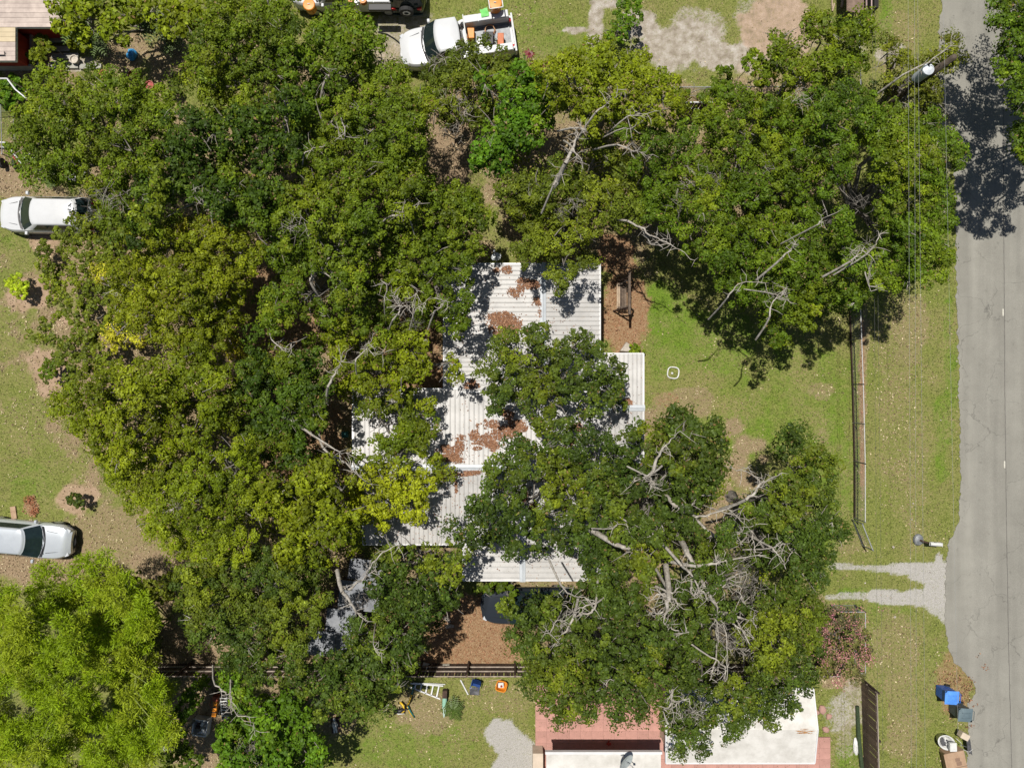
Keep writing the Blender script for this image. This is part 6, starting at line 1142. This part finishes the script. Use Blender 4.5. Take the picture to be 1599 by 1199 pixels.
p = W(254, 1160, .3); t = thing('trailer', 'low dark open trailer at the bottom left beside the bamboo', 'trailer', (p.x, p.y, 0), R(-3)); mb = MB(); mb.box(0, 0, .4, 1.3, .75, .06); part('deck', mb, M_WOOD, t); mb = MB(); mb.box(0, .4, .5, 1.35, .05, .25); mb.box(0, -.4, .5, 1.35, .05, .25); mb.box(.66, 0, .5, .05, .8, .25); mb.box(-.66, 0, .5, .05, .8, .25); part('frame', mb, M_BLACK, t)
for k in range(5): blob('scrap', ['white scrap on the left of the dark trailer', 'grey lump at the middle of the dark trailer', 'pale bag at the right end of the dark trailer', 'whitish scrap beyond the trailer tail', 'pale scrap under the bamboo at the bottom edge'][k], 'scrap', [238, 254, 268, 275, 150][k], [1158, 1156, 1160, 1148, 1192][k], .18, .14, .25, [M_GREYM, M_LILAC, M_WPLAS][k % 3], z=.4, seed=k)
crate('plank', 'flat tan board on the grass above the silver sedan', 'board', W(22, 800, 0), .27, .62, .03, M_TAN, R(8), .004)
crate('box', 'teal box in the brown gap beside the house wall', 'box', W(540, 678, .2), .3, .3, .3, M_TEAL, R(5))
# upper left yard: white frame, trailer frame, coloured things under the leaves
t = thing('canopy_frame', 'white tubular corner of a frame below the red walled house', 'frame', W(10, 128, 0))
for a_, b_ in (((-20, 123), (11, 123)), ((11, 123), (24, 140)), ((24, 140), (40, 153))): b0 = t.location; mb = MB(); mb.tube([W(*a_, 1.9)-b0, W(*b_, 1.9)-b0], .04, 6); part('bar', mb, M_WHITE if a_[0] < 20 else M_GALV, t)
for x_, y_ in ((11, 123), (40, 153)): mb = MB(); q = W(x_, y_, 1.9)-t.location; mb.tube([(q.x, q.y, 0), (q.x, q.y, 1.9)], .035, 6); part('leg', mb, M_GALV, t)
t = thing('boat_trailer', 'white boat trailer frame with a wheel at the left edge above the white car', 'trailer', W(10, 245, 0)); b0 = t.location
for a_, b_, m_ in (((-20, 221), (8, 223), M_WHITE), ((8, 223), (35, 258), M_WHITE), ((2, 229), (14, 233), M_WPLAS), ((35, 258), (30, 268), M_DARK), ((18, 240), (32, 262), M_RED)): mb = MB(); mb.tube([W(*a_, .6)-b0, W(*b_, .6)-b0], .045, 6); part('frame_bar', mb, m_, t)
for x, y in ((3, 255), (25, 257)): mb = MB(); mb.lathe([(.12, -.08), (.26, -.08), (.28, 0), (.26, .08), (.12, .08)], 18); o = part('wheel', mb, M_DARK, t); o.location = W(x, y, .28)-b0; o.rotation_euler = (0, PI/2, .15)
blob('tarpaulin', 'bright blue plastic sheet glimpsed between shrubs at the upper left', 'tarpaulin', 207, 87, .26, .3, .3, mk('sky_blue_plastic', (.05, .30, .60), (.03, .22, .48), 5, .5), seed=9)
for k, (x, y, mt, lb) in enumerate(((167, 120, M_TERRA, 'orange terracotta pot at the slab path end'), (212, 121, M_RED, 'red pot at the right end of the pale path'), (238, 137, M_RED, 'upper red pot glimpsed through the left oak'), (240, 160, M_TERRA, 'lower rusty red pot glimpsed through the left oak'), (172, 131, M_TERRA, 'brownish red pot below the orange terracotta pot'), (73, 65, M_BLACK, 'black pot on the shaded slab by the red house'), (121, 97, M_STONE, 'pale round pot at the right end of the grey slabs'))):
    mb = MB(); mb.lathe([(.14, 0), (.2, .3), (.23, .3), (.23, .35), (.18, .35), (.16, .28), (.02, .27)], 14); single('plant_pot', mb, mt, lb, 'pot', W(x, y, 0))
p = W(66, 105, 0); crate('box', 'small blue topped white box by the stone border near the steps', 'box', p, .2, .5, .25, M_WPLAS, 0); 
for k, (x, y, lb) in enumerate(((100, 193, 'pale bluish scrap seen through the upper left oak'), (130, 272, 'white sheet glimpsed through leaves above the white car'), (118, 282, 'smaller white scrap left of the white sheet above the car'), (205, 222, 'pale fence scrap glimpsed inside the upper left oak'), (52, 250, 'white fleck in the leaves near the boat trailer'), (600, 985, 'pale scrap inside the crown left of the litter yard'))): blob('scrap', lb, 'scrap', x, y, .3, .2, .15, M_WPLAS, z=.3, seed=20+k)
# small yellow patch bush inside the oak (yellow leaves)
# brown rack at the top right, timber and track
t = thing('lean_to', 'brown lean-to roof with a pink framed dark slot at the top edge near the road', 'shed', W(1345, 0, 0)); b0 = t.location; 
for k in range(9):
    x0 = 1322+k*3.4; A_ = W(x0, 18-(0 if k < 7 else 0), 1.9)-b0; B_ = W(x0+3.2, -70, 1.9)-b0; mb = MB(); mb.box((A_.x+B_.x)/2, (A_.y+B_.y)/2, 1.9-k*.03, B_.x-A_.x, B_.y-A_.y, .03); part('board', mb, mk('brown_board', (.24, .17, .13), (.16, .11, .085), 4, .85, rnd=.12), t)
for a_, b_ in (((1353, -70), (1353, 26)), ((1353, 26), (1361, 26)), ((1361, 26), (1361, -70))): mb = MB(); A_, B_ = W(*a_, 1.85)-b0, W(*b_, 1.85)-b0; mb.tube([A_, B_], .035, 5); part('frame', mb, mk('pinkish_frame', (.5, .37, .34), (.4, .29, .27), 5, .7), t)
mb = MB(); A_, B_ = W(1356, 24, 1)-b0, W(1359, -70, 1)-b0; mb.box((A_.x+B_.x)/2, (A_.y+B_.y)/2, .9, .2, abs(B_.y-A_.y), 1.7); part('wall', mb, mk('black_board', (.022, .018, .016)), t)
for k, (x0, y0, x1, y1) in enumerate(((1309, -8, 1314, 12), (1303, -6, 1306, 18), (1304, 18, 1309, 6))): stick(['longest pale timber plank at the top edge left of the lean-to', 'thin pale timber at the left of the plank pair', 'short pale offcut by the planks at the top edge'][k], x0+8 if k == 0 else x0-4, y0, x1 if k == 0 else x1-6, y1, .07 if k == 0 else .04, M_WOODL, 'timber', 'timber')
mb = MB(); mb.box(0, 0, .03, .14, .5, .05, .1); single('drain_cover', mb, M_CONC, 'small grey concrete marker in the verge soil below the pole', 'marker', W(1436, 176, 0))
t = thing('green_mat', 'long rolled green mat lying along the foot of the brown board fence', 'mat', W(1339, 1102, 0)); mb = MB(); b0 = t.location; mb.tube([W(1339, 1102, .1)-b0, W(1341, 1150, .1)-b0, W(1346, 1198, .1)-b0], [.09, .11, .1], 8); part('roll', mb, mk('mat_green', (.05, .075, .035), (.03, .05, .022), 12, .9, bump=.6), t)
blob('plastic_bag', 'crushed white sheet beside the green mat', 'plastic sheet', 1336, 1165, .15, .45, .12, M_WPLAS, seed=31)
for k, (x, y) in enumerate(((826, 102), (834, 122), (848, 124), (858, 118), (870, 142), (815, 132))):
    p = W(x, y, 0); t = thing('red_plant', ['dark red leaved plant nearest the truck tail', 'red leaved plant second in the row at the truck side', 'red leaved plant in the middle of the row', 'red leaved plant with widest leaves right of the middle', 'red leaved plant right end among the oak leaves', 'red leaved plant at the lower left of the row'][k], 'plant', p, 0, 'red leaved plants below the truck')
    for j in range(11): a = j*2.4; ln = random.uniform(.25, .42); mb = MB(); mb.grid([[(u*ln, -.05*math.sin(PI*min(.97, u+.1)), .2+.35*u-.4*u*u), (u*ln, .05*math.sin(PI*min(.97, u+.1)), .2+.35*u-.4*u*u)] for u in (0, .25, .5, .75, 1)]); o = part('leaf', mb, mk('red_leaf', (.22, .03, .03), (.12, .018, .02), 6, .5, rnd=.3), t); o.rotation_euler = (0, 0, a); o.location.z = 1.0
